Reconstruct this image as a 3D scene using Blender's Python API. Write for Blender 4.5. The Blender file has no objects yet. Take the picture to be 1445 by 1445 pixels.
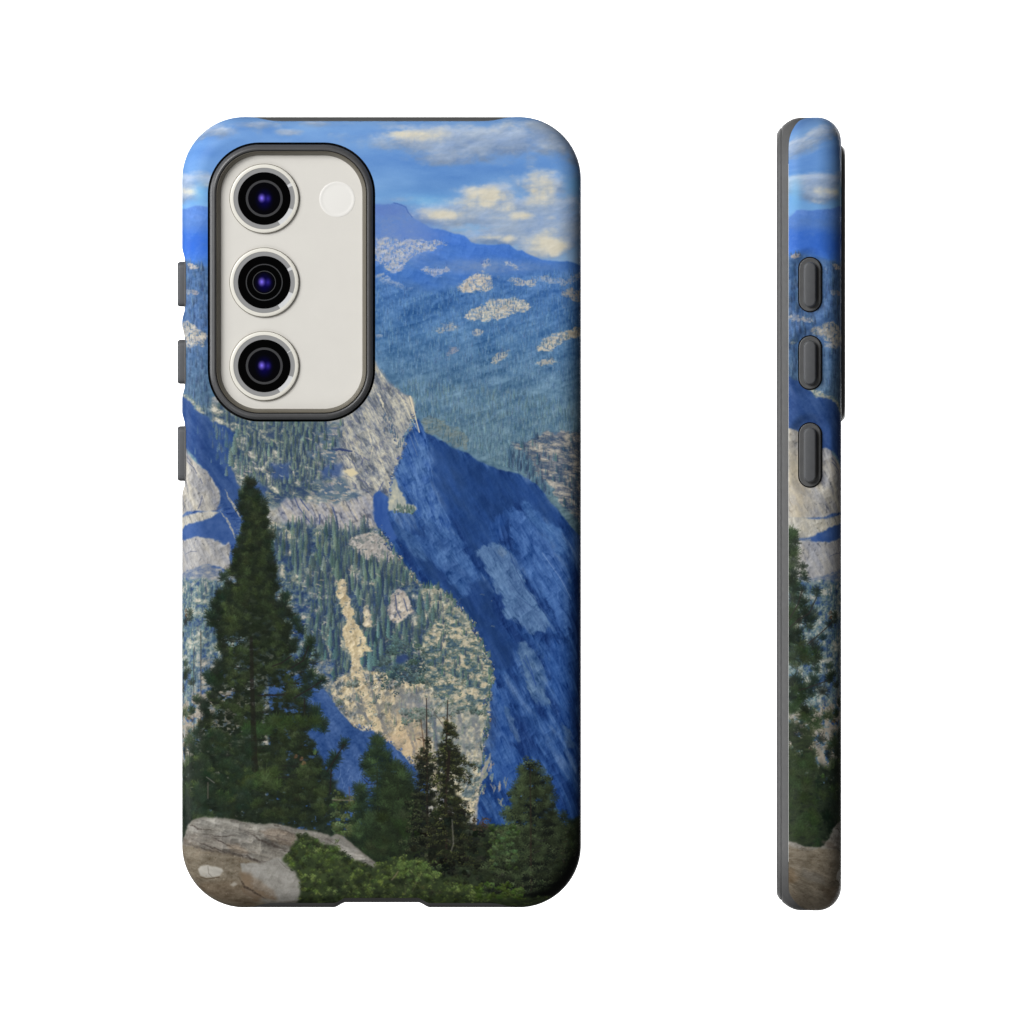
import numpy as np, math
# ---------------------------------------------------------------- printed landscape (painted by code, no file)
RB = 34.0                       # rounding radius of the shell's back edge (drawing units)
KK = 1.5                        # texels per drawing unit
U0, V0, UW, VH = 190.0, 96.0, 700.0, 1254.0
NW, NH = int(UW*KK), int(VH*KK)
XL, XR = 257.0, 820.0

def x_to_u(x):
    if x >= XL+RB and x <= XR-RB: return x
    if x < XL: return XL+RB-RB*math.pi/2-(XL-x)
    if x < XL+RB: return XL+RB-RB*math.asin((XL+RB-x)/RB)
    if x > XR: return XR-RB+RB*math.pi/2+(x-XR)
    return XR-RB+RB*math.asin((x-XR+RB)/RB)

def make_print():
    rs = np.random.RandomState(7)
    uu = U0+(np.arange(NW)+.5)/KK
    xx = uu.copy()
    q = RB*math.pi/2
    a = XL+RB; b = XR-RB
    m = (uu < a) & (uu >= a-q); xx[m] = a-RB*np.sin((a-uu[m])/RB)
    m = uu < a-q; xx[m] = XL-(a-q-uu[m])
    m = (uu > b) & (uu <= b+q); xx[m] = b+RB*np.sin((uu[m]-b)/RB)
    m = uu > b+q; xx[m] = XR+(uu[m]-b-q)
    yy = V0+(np.arange(NH)+.5)/KK
    X, Y = [g.astype(np.float32) for g in np.meshgrid(xx, yy)]
    U, _ = [g.astype(np.float32) for g in np.meshgrid(uu, yy)]
    img = np.zeros((NH, NW, 3), np.float32)+np.array([28, 36, 29], np.float32)/255.
    TAB = rs.rand(64, 128, 128).astype(np.float32)
    FULL = (slice(0, NH), slice(0, NW))

    def vn(x, y, seed):
        xi = np.floor(x).astype(np.int32); yi = np.floor(y).astype(np.int32)
        fx = x-xi; fy = y-yi
        fx = fx*fx*(3-2*fx); fy = fy*fy*(3-2*fy)
        t = TAB[seed % 64]
        x0 = xi & 127; x1 = (xi+1) & 127; y0 = yi & 127; y1 = (yi+1) & 127
        p = t[y0, x0]; r = t[y1, x0]
        return (p+(t[y0, x1]-p)*fx)*(1-fy)+(r+(t[y1, x1]-r)*fx)*fy

    def fbm(sl, sx, sy, octv=4, seed=0, ang=0., gain=.55):
        # 0..1 fractal noise; sx,sy = feature size in drawing units, ang = turn in degrees
        x = U[sl]; y = Y[sl]
        if ang:
            c, s = math.cos(math.radians(ang)), math.sin(math.radians(ang))
            x, y = x*c+y*s, -x*s+y*c
        tot = 0; amp = 1.; n = 0; f = 1.
        for o in range(octv):
            tot = tot+amp*vn(x/sx*f+17.3*o, y/sy*f+9.1*o, seed+o*7); n += amp; amp *= gain; f *= 2.03
        return tot/n

    def ridged(sl, sx, sy, octv=3, seed=0, ang=0.):
        x = U[sl]; y = Y[sl]
        if ang:
            c, s = math.cos(math.radians(ang)), math.sin(math.radians(ang))
            x, y = x*c+y*s, -x*s+y*c
        tot = 0; amp = 1.; n = 0; f = 1.
        for o in range(octv):
            tot = tot+amp*(1-np.abs(2*vn(x/sx*f+5.3*o, y/sy*f+3.1*o, seed+o*5)-1)); n += amp; amp *= .55; f *= 2.1
        return tot/n

    def sst(a, b, v):
        t = np.clip((v-a)/(b-a), 0, 1); return t*t*(3-2*t)

    def col(c): return np.array(c, np.float32)/255.

    def blur(mk, r):
        if r <= 0: return mk
        for _ in range(2):
            for ax in (0, 1):
                p = np.pad(mk, [(r+1, r) if i == ax else (0, 0) for i in (0, 1)], mode='edge')
                cs = np.cumsum(p, axis=ax)
                if ax == 0: mk = (cs[2*r+1:]-cs[:-2*r-1])/(2*r+1)
                else: mk = (cs[:, 2*r+1:]-cs[:, :-2*r-1])/(2*r+1)
        return mk

    def box(x0, y0, x1, y1):
        c0 = int((x_to_u(x0)-U0)*KK); c1 = int((x_to_u(x1)-U0)*KK)+1
        r0 = int((y0-V0)*KK); r1 = int((y1-V0)*KK)+1
        return (slice(max(r0, 0), min(max(r1, 1), NH)), slice(max(c0, 0), min(max(c1, 1), NW)))

    def poly(pts, rough=0., rsc=8., soft=1, seed=3):
        xs = [p[0] for p in pts]; ys = [p[1] for p in pts]
        pad = rough*2+soft*3+2
        sl = box(max(min(xs)-pad, 172), min(ys)-pad, min(max(xs)+pad, 868), max(ys)+pad)
        x = X[sl]; y = Y[sl]
        if rough:
            x = x+(fbm(sl, rsc, rsc, 3, seed)-.5)*4*rough
            y = y+(fbm(sl, rsc, rsc, 3, seed+11)-.5)*4*rough
        ins = np.zeros(x.shape, bool)
        n = len(pts)
        for i in range(n):
            ax_, ay_ = pts[i]; bx_, by_ = pts[(i+1) % n]
            if ay_ == by_: continue
            cr = (ay_ > y) != (by_ > y)
            ins ^= cr & (x < (bx_-ax_)*(y-ay_)/(by_-ay_)+ax_)
        return sl, blur(ins.astype(np.float32), soft)

    def ell(cx, cy, rx, ry, p=1.6):
        sl = box(max(cx-rx*1.7, 172), cy-ry*1.7, min(cx+rx*1.7, 868), cy+ry*1.7)
        d = np.sqrt(((X[sl]-cx)/rx)**2+((Y[sl]-cy)/ry)**2)
        return sl, np.clip(1.5-d, 0, 1)**p

    def put(sl, mk, c):
        c = np.asarray(c, np.float32)
        if c.ndim == 1: c = c[None, None, :]
        img[sl] = img[sl]+(c-img[sl])*mk[..., None]

    def mix(t, c1, c2): return col(c1)+(col(c2)-col(c1))*t[..., None]

    def ramp(t, stops):
        ts = [s[0] for s in stops]
        return np.stack([np.interp(t, ts, [s[1][k] for s in stops]) for k in range(3)], -1).astype(np.float32)/255.

    def seg(pts, w, c, al=1., w2=None, jag=0.):
        # soft stroke along a polyline, width in drawing units
        c = col(c); P = [(x_to_u(p[0]), p[1]) for p in pts]
        for i in range(len(P)-1):
            (x0, y0), (x1, y1) = P[i], P[i+1]
            wa = w if w2 is None else w+(w2-w)*i/(len(P)-1)
            wb = w if w2 is None else w+(w2-w)*(i+1)/(len(P)-1)
            mw = max(wa, wb)+1.5
            c0 = max(int((min(x0, x1)-mw-U0)*KK), 0); c1 = min(int((max(x0, x1)+mw-U0)*KK)+2, NW)
            r0 = max(int((min(y0, y1)-mw-V0)*KK), 0); r1 = min(int((max(y0, y1)+mw-V0)*KK)+2, NH)
            if c1 <= c0 or r1 <= r0: continue
            sl = (slice(r0, r1), slice(c0, c1))
            px = U[sl]-x0; py = Y[sl]-y0
            dx, dy = x1-x0, y1-y0; L = dx*dx+dy*dy+1e-6
            t = np.clip((px*dx+py*dy)/L, 0, 1)
            d = np.hypot(px-dx*t, py-dy*t)
            hw = (wa+(wb-wa)*t)*.5
            mk = np.clip((hw-d)*KK+.5, 0, 1)*al*np.minimum(1, hw*2*KK)
            put(sl, mk, c)

    def crack(pts, w, c, al=.7, wob=1.6):
        # irregular line: each leg is broken up, wandering and fading
        out = []
        for i in range(len(pts)-1):
            (ax_, ay_), (bx_, by_) = pts[i], pts[i+1]
            k = max(2, int(math.hypot(bx_-ax_, by_-ay_)/4))
            for j in range(k): out.append((ax_+(bx_-ax_)*j/k+rs.randn()*wob*.6, ay_+(by_-ay_)*j/k+rs.randn()*wob*.6))
        out.append(pts[-1])
        for i in range(len(out)-1):
            f = math.sin(math.pi*(i+.5)/(len(out)-1))
            seg([out[i], out[i+1]], w*(.35+.9*f)*(.6+.7*rs.rand()), c, al*(.45+.55*f)*(.6+.5*rs.rand()))

    def mottle(pts, stops, sx, sy, seed, op=.95, k=2.2, ang=0., rough=2.5, soft=3, gain=.68, bias=0., rel=.07):
        # photographic mottle: strongly contrasted fractal noise mapped on a palette
        s2, mk = poly(pts, rough*1.4, 8, soft+3, seed)
        mk = sst(.2, .8, mk+(fbm(s2, 9, 6, 5, seed+15, 0, .74)-.5)*2.4*np.clip(1-np.abs(mk-.5)*1.7, 0, 1))
        n = fbm(s2, sx, sy, 5, seed+1, ang, gain)
        f = fbm(s2, 1.6, 1.6, 2, seed+9)
        put(s2, mk*op, np.clip(ramp(.5+bias+(n-.5)*k+(f-.5)*.35, stops)+(relief(s2, sx, sy, seed+12, ang)*rel)[..., None], 0, 1))

    def relief(sl, sx, sy, seed, ang=0., octv=5, gain=.43, ridge=True, k=1.):
        # lit crags: slope of a fractal height field towards the light at the upper left
        x = U[sl]; y = Y[sl]
        if ang:
            c, s_ = math.cos(math.radians(ang)), math.sin(math.radians(ang))
            x, y = x*c+y*s_, -x*s_+y*c
        h = 0; amp = 1.; f = 1.
        for o in range(octv):
            v = vn(x/sx*f+5.3*o, y/sy*f+3.1*o, seed+o*5)
            h = h+amp*((1-np.abs(2*v-1)) if ridge else v); amp *= gain; f *= 2.07
        gy, gx = np.gradient(h)
        return np.clip((gx*.8+gy*.62)*KK*min(sx, sy)*.55*k, -1, 1)

    def broken(pts, seed, edge=6, sx=6, sy=4, am=.95, rough=2.):
        # mask whose border dissolves into scraps
        s2, mk = poly([p for p in pts], rough, 6, 1, seed)
        b = blur(mk, max(2, int(edge*KK*.42)))
        n_ = (fbm(s2, sx*1.6, sy*1.3, 5, seed+2, 0, .74)-.5)*3.2
        return s2, sst(.28, .74, b+n_*am*.55*np.clip(1.6-np.abs(b-.45)*1.6, .35, 1)-.02)

    def layered(cx, top, bot, prof, light, dark, seed, step=9., droop=.0, rise=.15, core=.55, n0=7, lean=0):
        # conifer with distinct boughs: dark underside first, lit clumps on top
        r = np.random.RandomState(seed); ys = [q[0] for q in prof]
        pg = [(cx-core*q[1], q[0]+3) for q in prof]+[(cx+core*q[2], q[0]+3) for q in prof[::-1]]
        s2, mk = poly(pg, 3, 5, 2, 600+seed)
        put(s2, mk*sst(.30, .46, fbm(s2, 7, 5, 4, 601+seed))*.95, np.clip(mix(fbm(s2, 5, 4, 3, 602+seed), tuple(.7*v for v in dark), dark), 0, 1))
        seg([(cx, top), (cx+lean, bot)], 1., (42, 35, 30), .9, 3.6)
        y = top+2
        while y < bot:
            for sg, q_ in ((-1, 1), (1, 2)):
                W_ = np.interp(y, ys, [q[q_] for q in prof])*(.62+.5*r.rand()); yb = y+r.randn()*step*.25
                if W_ < 2: continue
                m_ = max(2, int(W_/3.2))
                for q in range(m_):
                    t = (q+.3+.5*r.rand())/m_
                    xx_ = cx+lean*(y-top)/(bot-top)+sg*W_*t; yy_ = yb+W_*(droop*t*t-rise*max(0, t-.3)**2*2)+r.randn()*1.2
                    leafclump(xx_+1, yy_+3.5, n0*(.8+.4*r.rand()), tuple(np.array(dark)*(.7+.5*r.rand())), .85, .8)
                for q in range(m_):
                    t = (q+.3+.5*r.rand())/m_
                    xx_ = cx+lean*(y-top)/(bot-top)+sg*W_*t; yy_ = yb+W_*(droop*t*t-rise*max(0, t-.3)**2*2)+r.randn()*1.2
                    lit = (1.05-.22*sg*t)*(.65+.5*r.rand())
                    leafclump(xx_, yy_, n0*(.65+.45*r.rand()), tuple(np.array(light)*lit), .85, .75)
            y += step*(.7+.6*r.rand())

    # ---- stamps -------------------------------------------------------------------------------
    def stamp(x, y, al, colr, op=1.):
        # al: alpha (h,w), colr (h,w,3); x,y = where its bottom centre goes (drawing units)
        h, w = al.shape
        c0 = int(round((x_to_u(x)-U0)*KK-w/2)); r0 = int(round((y-V0)*KK-h))
        a0 = max(0, -r0); b0 = max(0, -c0); a1 = min(h, NH-r0); b1 = min(w, NW-c0)
        if a1 <= a0 or b1 <= b0: return
        v = img[r0+a0:r0+a1, c0+b0:c0+b1]
        v += (colr[a0:a1, b0:b1]-v)*(al[a0:a1, b0:b1, None]*op)

    def conifer(hh, ww, sd):
        r = np.random.RandomState(sd)
        h = max(3, int(hh*KK)); w = max(3, int(ww*KK))
        j = np.linspace(0, 1, h)[:, None]
        e = (.18+.82*j**.8)*(.75+.25*np.abs(((j*(3+hh/6)+r.rand()) % 1)))*(.8+.35*r.rand(h, 1))
        e[-max(1, h//8):] *= .6
        i = (np.arange(w)[None, :]+.5)/w*2-1
        al = np.clip((e-np.abs(i+(r.rand(h, 1)-.5)*.18))*w*.4+.4, 0, 1)
        sh = (1-.32*i+.0*j)*(.82+.36*r.rand(h, w))
        return al.astype(np.float32), sh.astype(np.float32)
    CON = {}
    def con(x, y, hh, ww, c, op=1.):
        k = (round(hh/1.5), round(ww), rs.randint(6))
        if k not in CON: CON[k] = conifer(k[0]*1.5+1, max(k[1], 2), hash(k) % 9999)
        al, sh = CON[k]
        stamp(x, y, al, np.clip(col(c)[None, None]*sh[..., None], 0, 1), op)

    def tcon(x, y, hh, ww, c, op=.9):
        # a small far conifer with the blue gap of its shade beside it
        con(x+ww*.55, y+1, hh*.9, ww*.9, (46, 64, 92), op*.8); con(x, y, hh, ww, c, op)

    def blob(n, sd, leaf=1.4, spread=1.):
        # leafy clump: a scatter of small leaf dabs with lit tops
        r = np.random.RandomState(sd)
        s = int(n*KK)+4
        gy, gx = np.mgrid[0:s, 0:s].astype(np.float32)
        al = np.zeros((s, s), np.float32); sh = np.full((s, s), .55, np.float32)
        cnt = int(26*(n/12.)**1.3)
        for k in range(cnt):
            a = r.rand()*6.283; d = math.sqrt(r.rand())*s*.43*spread
            cx = s/2+math.cos(a)*d; cy = s/2+math.sin(a)*d*.85
            lw = leaf*KK*(.6+.8*r.rand())
            dd = ((gx-cx)/lw)**2+((gy-cy)/(lw*.75))**2
            mm = np.clip(1.6-dd, 0, 1)
            lit = .62+.55*(1-cy/s)+.5*(r.rand()-.5)
            al = np.maximum(al, mm); sh = sh*(1-mm)+lit*mm
        return al, sh
    BL = {}
    def leafclump(x, y, n, c, op=1., leaf=1.4):
        k = (int(n), rs.randint(8), leaf)
        if k not in BL: BL[k] = blob(k[0], hash(k) % 9999, leaf)
        al, sh = BL[k]
        stamp(x, y+n/2, al, np.clip(col(c)[None, None]*sh[..., None], 0, 1), op)

    def tuft(n, sd, up):
        # pine needle tuft: fine needles fanning out of a twig tip
        r = np.random.RandomState(sd)
        s = int(n*KK*1.5)+4
        gy, gx = np.mgrid[0:s, 0:s].astype(np.float32)
        al = np.zeros((s, s), np.float32); sh = np.full((s, s), .7, np.float32)
        bx, by = s/2, s*.62
        for k in range(int(34+n)):
            a = math.radians(-90+up)+r.randn()*1.05
            L = n*KK*(.35+.4*r.rand())
            ox = bx+r.randn()*n*KK*.16; oy = by+r.randn()*n*KK*.16
            ex = ox+math.cos(a)*L; ey = oy+math.sin(a)*L
            dx, dy = ex-ox, ey-oy; l2 = dx*dx+dy*dy+1e-6
            t = np.clip(((gx-ox)*dx+(gy-oy)*dy)/l2, 0, 1)
            d = np.hypot(gx-ox-dx*t, gy-oy-dy*t)
            mm = np.clip(1.15-d, 0, 1)*(.9-.25*t)
            lit = .55+.55*r.rand()+.35*max(0, -math.sin(a))*t
            al = np.maximum(al, mm); sh = sh*(1-mm)+lit*mm
        core = np.clip(1.25-np.hypot((gx-bx)/(n*KK*.36), (gy-by+n*KK*.1)/(n*KK*.32)), 0, 1)
        al = np.maximum(al, core*.9)
        return al, sh
    TU = {}
    def needles(x, y, n, c, up=0, op=1.):
        k = (max(4, int(n/2)*2), int(up/25), rs.randint(5))
        if k not in TU: TU[k] = tuft(k[0], hash(k) % 9999, k[1]*25)
        al, sh = TU[k]
        stamp(x, y+n*.75, al, np.clip(col(c)[None, None]*sh[..., None], 0, 1), op)

    def jit(c, s=12):
        d = rs.randn()*s
        return (c[0]+d+rs.randn()*s*.3, c[1]+d+rs.randn()*s*.3, c[2]+d+rs.randn()*s*.3)

    def tone(c, a=18):
        d = a*(rs.rand()*2-1.1)
        return (c[0]+d*1.05, c[1]+d*1.05, c[2]+d*.7)

    def scatter(pts, n, fn, order=True):
        # random points inside a polygon, far ones first
        xs = [p[0] for p in pts]; ys = [p[1] for p in pts]; out = []
        k = len(pts); tries = 0
        while len(out) < n and tries < n*30:
            tries += 1
            x = rs.uniform(min(xs), max(xs)); y = rs.uniform(min(ys), max(ys)); ins = False
            for i in range(k):
                a, b = pts[i]; c, d = pts[(i+1) % k]
                if (b > y) != (d > y) and x < (c-a)*(y-b)/(d-b)+a: ins = not ins
            if ins: out.append((x, y))
        if order: out.sort(key=lambda p: p[1])
        for p in out: fn(*p)

    # ================================================================ SKY
    sl = box(172, V0, 868, 420)
    t = (Y[sl]-165)/200.
    base = ramp(t, [(-.4, (108, 148, 206)), (0, (112, 154, 208)), (.3, (98, 144, 206)), (.5, (104, 150, 206)), (.7, (122, 172, 220)), (1, (142, 178, 214))])
    n = fbm(sl, 90, 26, 5, 2)
    base = base+(n[..., None]-.5)*col((46, 42, 26))
    img[sl] = base
    D = np.zeros(base.shape[:2], np.float32); B = np.zeros_like(D)
    def bump(A, cx, cy, rx, ry, a=1.):
        q2 = ((X[sl]-cx)/rx)**2+((Y[sl]-cy)/ry)**2
        np.maximum(A, a*np.exp(-q2*.9), out=A)
    for q in ((690, 200, 170, 27, 1.1), (790, 188, 70, 36, 1.15), (610, 196, 75, 24, 1.05), (575, 180, 60, 10, .7), (650, 222, 100, 14, .8), (830, 210, 40, 40, 1.),
              (700, 300, 120, 26, 1.25), (770, 318, 80, 52, 1.25), (690, 278, 50, 24, 1.1), (765, 268, 44, 28, 1.1), (620, 306, 75, 20, 1.05), (720, 335, 90, 18, 1.1), (575, 282, 60, 7, .6), (840, 330, 40, 60, 1.1),
              (290, 178, 80, 22, .82), (345, 174, 60, 10, .85), (470, 172, 120, 10, .6), (408, 187, 22, 7, .8), (262, 258, 60, 18, 1.), (255, 275, 42, 14, .95), (225, 180, 60, 26, 1.), (225, 262, 50, 18, 1.)): bump(D, *q)
    for q in ((590, 192, 46, 15, 1.), (572, 190, 28, 12, 1.1), (612, 182, 30, 7, .6), (705, 182, 46, 10, .55), (775, 206, 50, 14, .5), (740, 215, 70, 8, .35),
              (676, 274, 28, 17, 1.1), (698, 277, 28, 15, 1.15), (688, 290, 60, 13, .95), (655, 292, 36, 9, .75), (625, 304, 56, 13, .95), (760, 268, 30, 26, 1.05), (650, 286, 40, 9, .8), (742, 256, 14, 6, .85), (775, 280, 22, 16, .6),
              (737, 305, 20, 9, 1.), (772, 309, 20, 6, .75), (766, 343, 36, 20, 1.15), (782, 350, 30, 14, 1.15), (690, 335, 34, 6, .85), (718, 338, 16, 7, 1.), (700, 309, 80, 5, .5),
              (267, 271, 22, 9, 1.), (280, 262, 26, 8, .6), (245, 286, 20, 7, .5), (228, 287, 16, 6, .35), (300, 182, 40, 10, .3), (350, 175, 40, 8, .45), (408, 187, 18, 5, .4), (232, 178, 40, 12, .3)): bump(B, *q)
    na = fbm(sl, 34, 17, 5, 51, gain=.6); nb = 1.08-ridged(sl, 30, 19, 5, 57)*1.05
    m_ = sst(.26, .84, D+(na-.5)*.75+(nb-.5)*.30-.02)
    gc = mix(np.clip(.5+(na-.5)*1.6, 0, 1), (132, 156, 194), (164, 177, 194))
    img[sl] = img[sl]+(gc-img[sl])*(m_*.93)[..., None]
    b_ = sst(.30, 1.05, B+(nb-.5)*.85+(na-.5)*.25)*np.minimum(1, m_*1.5)
    sh_ = int(9*KK); und = np.roll(m_, sh_, 0)-np.roll(m_, -sh_, 0)
    und[:sh_] = 0; und[-sh_:] = 0
    img[sl] = np.clip(img[sl]-(np.clip(und, -.6, 1)*m_*.10)[..., None]*col((255, 240, 215)), 0, 1)
    cs_ = relief(sl, 40, 20, 52, 0, 4, .40, False, 1.2)
    img[sl] = np.clip(img[sl]+(cs_*m_*.055)[..., None], 0, 1)
    bc = mix(np.clip(B*1.1-.15+(nb-.5)*.5, 0, 1), (184, 192, 200), (216, 208, 186))
    img[sl] = img[sl]+(bc-img[sl])*(b_*.92)[..., None]
    img[sl] = np.clip(img[sl]+(relief(sl, 20, 11, 58, 0, 3, .42, False, 1.)*b_*.05)[..., None], 0, 1)
    for (cx, cy, rx, ry, a) in ((284, 272, 11, 15, .6), (812, 262, 12, 12, .5), (600, 284, 34, 8, .55), (226, 272, 10, 22, .6)):
        q2 = np.exp(-(((X[sl]-cx)/rx)**2+((Y[sl]-cy)/ry)**2))*a
        img[sl] = img[sl]+(col((120, 184, 228))-img[sl])*q2[..., None]
    # ================================================================ FAR RIDGE
    ridge = [(172, 312), (205, 312), (217, 308), (222, 304), (228, 297), (236, 296), (243, 297.5), (254, 297), (262, 295), (268, 293), (274, 291), (282, 290.5), (292, 292),
             (310, 292), (360, 290), (420, 288), (470, 289), (520, 289), (532, 288.5), (545, 289.5), (551, 289), (557, 286), (561, 287.5), (566, 289.5), (572, 291.5), (575, 296), (576, 301),
             (579, 305), (584, 309), (592, 313), (600, 317.5), (606, 321), (613, 323.5), (620, 324), (628, 325), (634, 328), (642, 330), (648, 331), (655, 333), (660, 337), (664, 342),
             (672, 344.5), (685, 346), (700, 345.5), (710, 344.5), (718, 345), (724, 350), (730, 353.5), (736, 353.5), (745, 359), (755, 363), (765, 367), (778, 368.5), (790, 369), (802, 369), (810, 371), (820, 376), (868, 390)]
    sl, mk = poly(ridge+[(868, 700), (172, 700)], .35, 6, 1, 5)
    n = fbm(sl, 30, 14, 5, 8, 20)
    n2 = fbm(sl, 3, 7, 3, 12)
    d = (Y[sl]-290)/120.
    put(sl, mk, np.clip(ramp(d+(n-.5)*.5, [(0, (92, 130, 200)), (.2, (84, 128, 204)), (.45, (68, 118, 204)), (.75, (68, 116, 190)), (1.0, (74, 116, 176)), (2., (72, 112, 168))])+((n2-.5)*.05+relief(sl, 60, 26, 401, 25, 4, .42)*.045)[..., None], 0, 1))
    def tint(cx, cy, rx, ry, c, a, p=1.2, seed=0, ang=0, fine=8):
        s2, e = ell(cx, cy, rx, ry, p)
        nz = fbm(s2, fine, fine*.6, 4, seed, ang)
        put(s2, np.clip(e*a*(.35+1.3*nz), 0, 1), col(c))
    tint(560, 318, 40, 30, (108, 136, 188), .7, seed=3, fine=5)
    tint(565, 350, 50, 24, (150, 164, 190), .42, seed=33, fine=5)
    tint(660, 374, 60, 10, (120, 142, 180), .25, seed=34, fine=5)
    tint(700, 378, 80, 10, (130, 150, 184), .4, seed=35, fine=5)
    seg([(556, 287), (561, 288), (567, 290), (573, 293), (576, 300), (582, 307)], 1.6, (64, 98, 168), .6)
    tint(585, 330, 40, 18, (96, 130, 198), .6, seed=9)
    tint(545, 298, 26, 9, (92, 122, 190), .6, seed=19)
    tint(240, 318, 40, 16, (84, 122, 184), .6, seed=5)
    tint(275, 322, 24, 10, (84, 126, 196), .5, seed=15)
    tint(274, 345, 30, 20, (50, 104, 204), .8, seed=6)
    tint(235, 338, 30, 16, (54, 104, 196), .8, seed=6)
    def granite(pts, c1, c2, rough=1.2, speck=.4, trees=0, tc=(78, 112, 150), seed=1, th=5, op=.95):
        s2, mk = broken(pts, seed, 5, 6, 3.2, 1.0, rough*1.3)
        nz = fbm(s2, 9, 5, 4, seed+3); sp = fbm(s2, 3.4, 3.0, 4, seed+4, 0, .78)
        rl = relief(s2, 12, 6, seed+6, 12)
        ct = mix(np.clip(nz*1.6-.3, 0, 1), c1, c2)+(rl*.10)[..., None]
        put(s2, mk*op*np.clip(1-speck*sst(.48, .66, sp)*1.2, 0, 1), np.clip(ct, 0, 1))
        if trees: scatter(pts, trees, lambda x, y: con(x, y, th*(.7+.6*rs.rand()), 2.2, jit(tc, 8), .85))
    # sunlit slabs on the far peak
    granite([(529, 338), (545, 336), (562, 339), (580, 337), (597, 341), (612, 345), (617, 352), (606, 357), (592, 358), (580, 366), (572, 378), (560, 386), (548, 384), (541, 374), (529, 368)], (150, 164, 196), (196, 192, 184), 1.6, .75, 60, (92, 128, 188), 3, 4, .88)
    granite([(610, 340), (622, 339), (634, 345), (628, 348), (616, 346)], (160, 165, 190), (196, 188, 178), 1., .6, 6, (90, 126, 190), 4, 4, .8)
    granite([(590, 384), (604, 376), (616, 380), (630, 374), (636, 382), (620, 389), (606, 388)], (140, 156, 196), (186, 184, 184), 1.2, .6, 10, (80, 120, 186), 6, 4, .85)
    granite([(676, 372), (684, 366), (692, 368), (694, 374), (684, 378)], (140, 154, 190), (184, 182, 176), 1.2, .6, 6, (76, 116, 180), 7, 4, .8)
    granite([(712, 366), (720, 368), (732, 380), (728, 382), (716, 376)], (150, 164, 190), (192, 190, 184), 1.2, .5, 4, (76, 116, 180), 8, 4, .8)
    granite([(529, 386), (545, 388), (560, 398), (585, 410), (575, 412), (550, 402), (529, 396)], (140, 160, 198), (186, 188, 190), 1.4, .7, 10, (66, 110, 176), 9, 4, .75)
    # ================================================================ FORESTED SLOPE
    def forest_col(x, y):
        t = min(1, max(0, (y-365)/300.))
        return (78+34*t, 120+18*t, 174-24*t)
    slope = [(172, 380), (217, 360), (240, 358), (262, 368), (275, 374), (292, 378), (529, 392), (560, 405), (600, 412), (640, 405), (700, 392), (760, 382), (820, 384), (868, 390), (868, 800), (172, 720)]
    sl, mk = poly(slope, 2., 10, 6, 21)
    n = fbm(sl, 26, 12, 4, 22, -12); n2 = fbm(sl, 2.0, 9, 3, 24)
    d = np.clip((Y[sl]-370)/300., 0, 1)
    c = ramp(d, [(0, (70, 114, 178)), (.35, (70, 112, 158)), (.6, (90, 124, 150)), (1, (98, 126, 138))])
    c = c+((n-.5)*.26)[..., None]*col((255, 240, 190))+((n2-.5)*.08+(fbm(sl, 4, 3.4, 3, 25)-.5)*.16+relief(sl, 90, 34, 402, -18, 3, .40)*.05)[..., None]
    put(sl, mk*.93, np.clip(c, 0, 1))
    # the left strip is greyer
    sl, mk = poly([(172, 366), (217, 362), (240, 360), (258, 366), (275, 374), (296, 376), (300, 640), (172, 640)], 1.5, 8, 3, 26)
    n2 = fbm(sl, 2.2, 10, 3, 27); d = np.clip((Y[sl]-370)/190., 0, 1)
    put(sl, mk*.85, np.clip(ramp(d, [(0, (76, 106, 146)), (.5, (74, 104, 150)), (1, (78, 104, 128))])+((n2-.5)*.10+(fbm(sl, 4, 3.4, 3, 28)-.5)*.2)[..., None], 0, 1))
    def trees(pts, n, h0, h1, w, cf, s=10, op=.9):
        scatter(pts, n, lambda x, y: (tcon if h1 > 12 else con)(x, y, h0+(h1-h0)*rs.rand(), w*(.7+.6*rs.rand()), jit(cf(x, y) if callable(cf) else cf, s), op*(.7+.3*rs.rand())))
    right_slope = [(529, 400), (600, 416), (650, 412), (720, 400), (790, 385), (830, 385), (830, 700), (790, 690), (700, 655), (640, 625), (600, 600), (575, 545), (529, 500)]
    trees(right_slope, 3600, 4, 10, 3.0, lambda x, y: tone(forest_col(x, y), 22), 5, .6)
    trees([(545, 545), (575, 540), (650, 545), (760, 560), (830, 580), (830, 690), (790, 690), (700, 655), (640, 620), (595, 590), (575, 560)], 1300, 5, 12, 3.0, lambda x, y: tone((96, 124, 136), 26), 8, .55)
    trees([(172, 372), (258, 376), (296, 382), (296, 600), (172, 560)], 700, 7, 14, 3.4, lambda x, y: tone((76, 102, 134)), 8, .65)
    # granite domes among the trees
    granite([(640, 408), (652, 400), (664, 391), (672, 387), (680, 385), (689, 388), (694, 395), (697, 402), (690, 412), (676, 410), (662, 413), (650, 410)], (176, 168, 162), (214, 202, 180), 1.2, .5, 22, (96, 124, 160), 31, 5)
    granite([(654, 451), (664, 440), (680, 430), (700, 423), (722, 421), (740, 424), (750, 433), (744, 440), (728, 445), (706, 449), (690, 453), (672, 452)], (182, 176, 166), (214, 206, 186), 1.6, .5, 60, (92, 118, 146), 32, 6)
    granite([(712, 396), (726, 392), (740, 396), (752, 392), (760, 398), (748, 404), (728, 402)], (160, 164, 176), (200, 190, 172), 1.4, .6, 14, (76, 112, 166), 33, 5, .85)
    granite([(758, 396), (770, 388), (785, 392), (800, 394), (812, 384), (820, 384), (820, 392), (800, 402), (780, 402)], (130, 148, 176), (186, 180, 172), 1.6, .8, 16, (66, 102, 156), 34, 5, .7)
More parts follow.
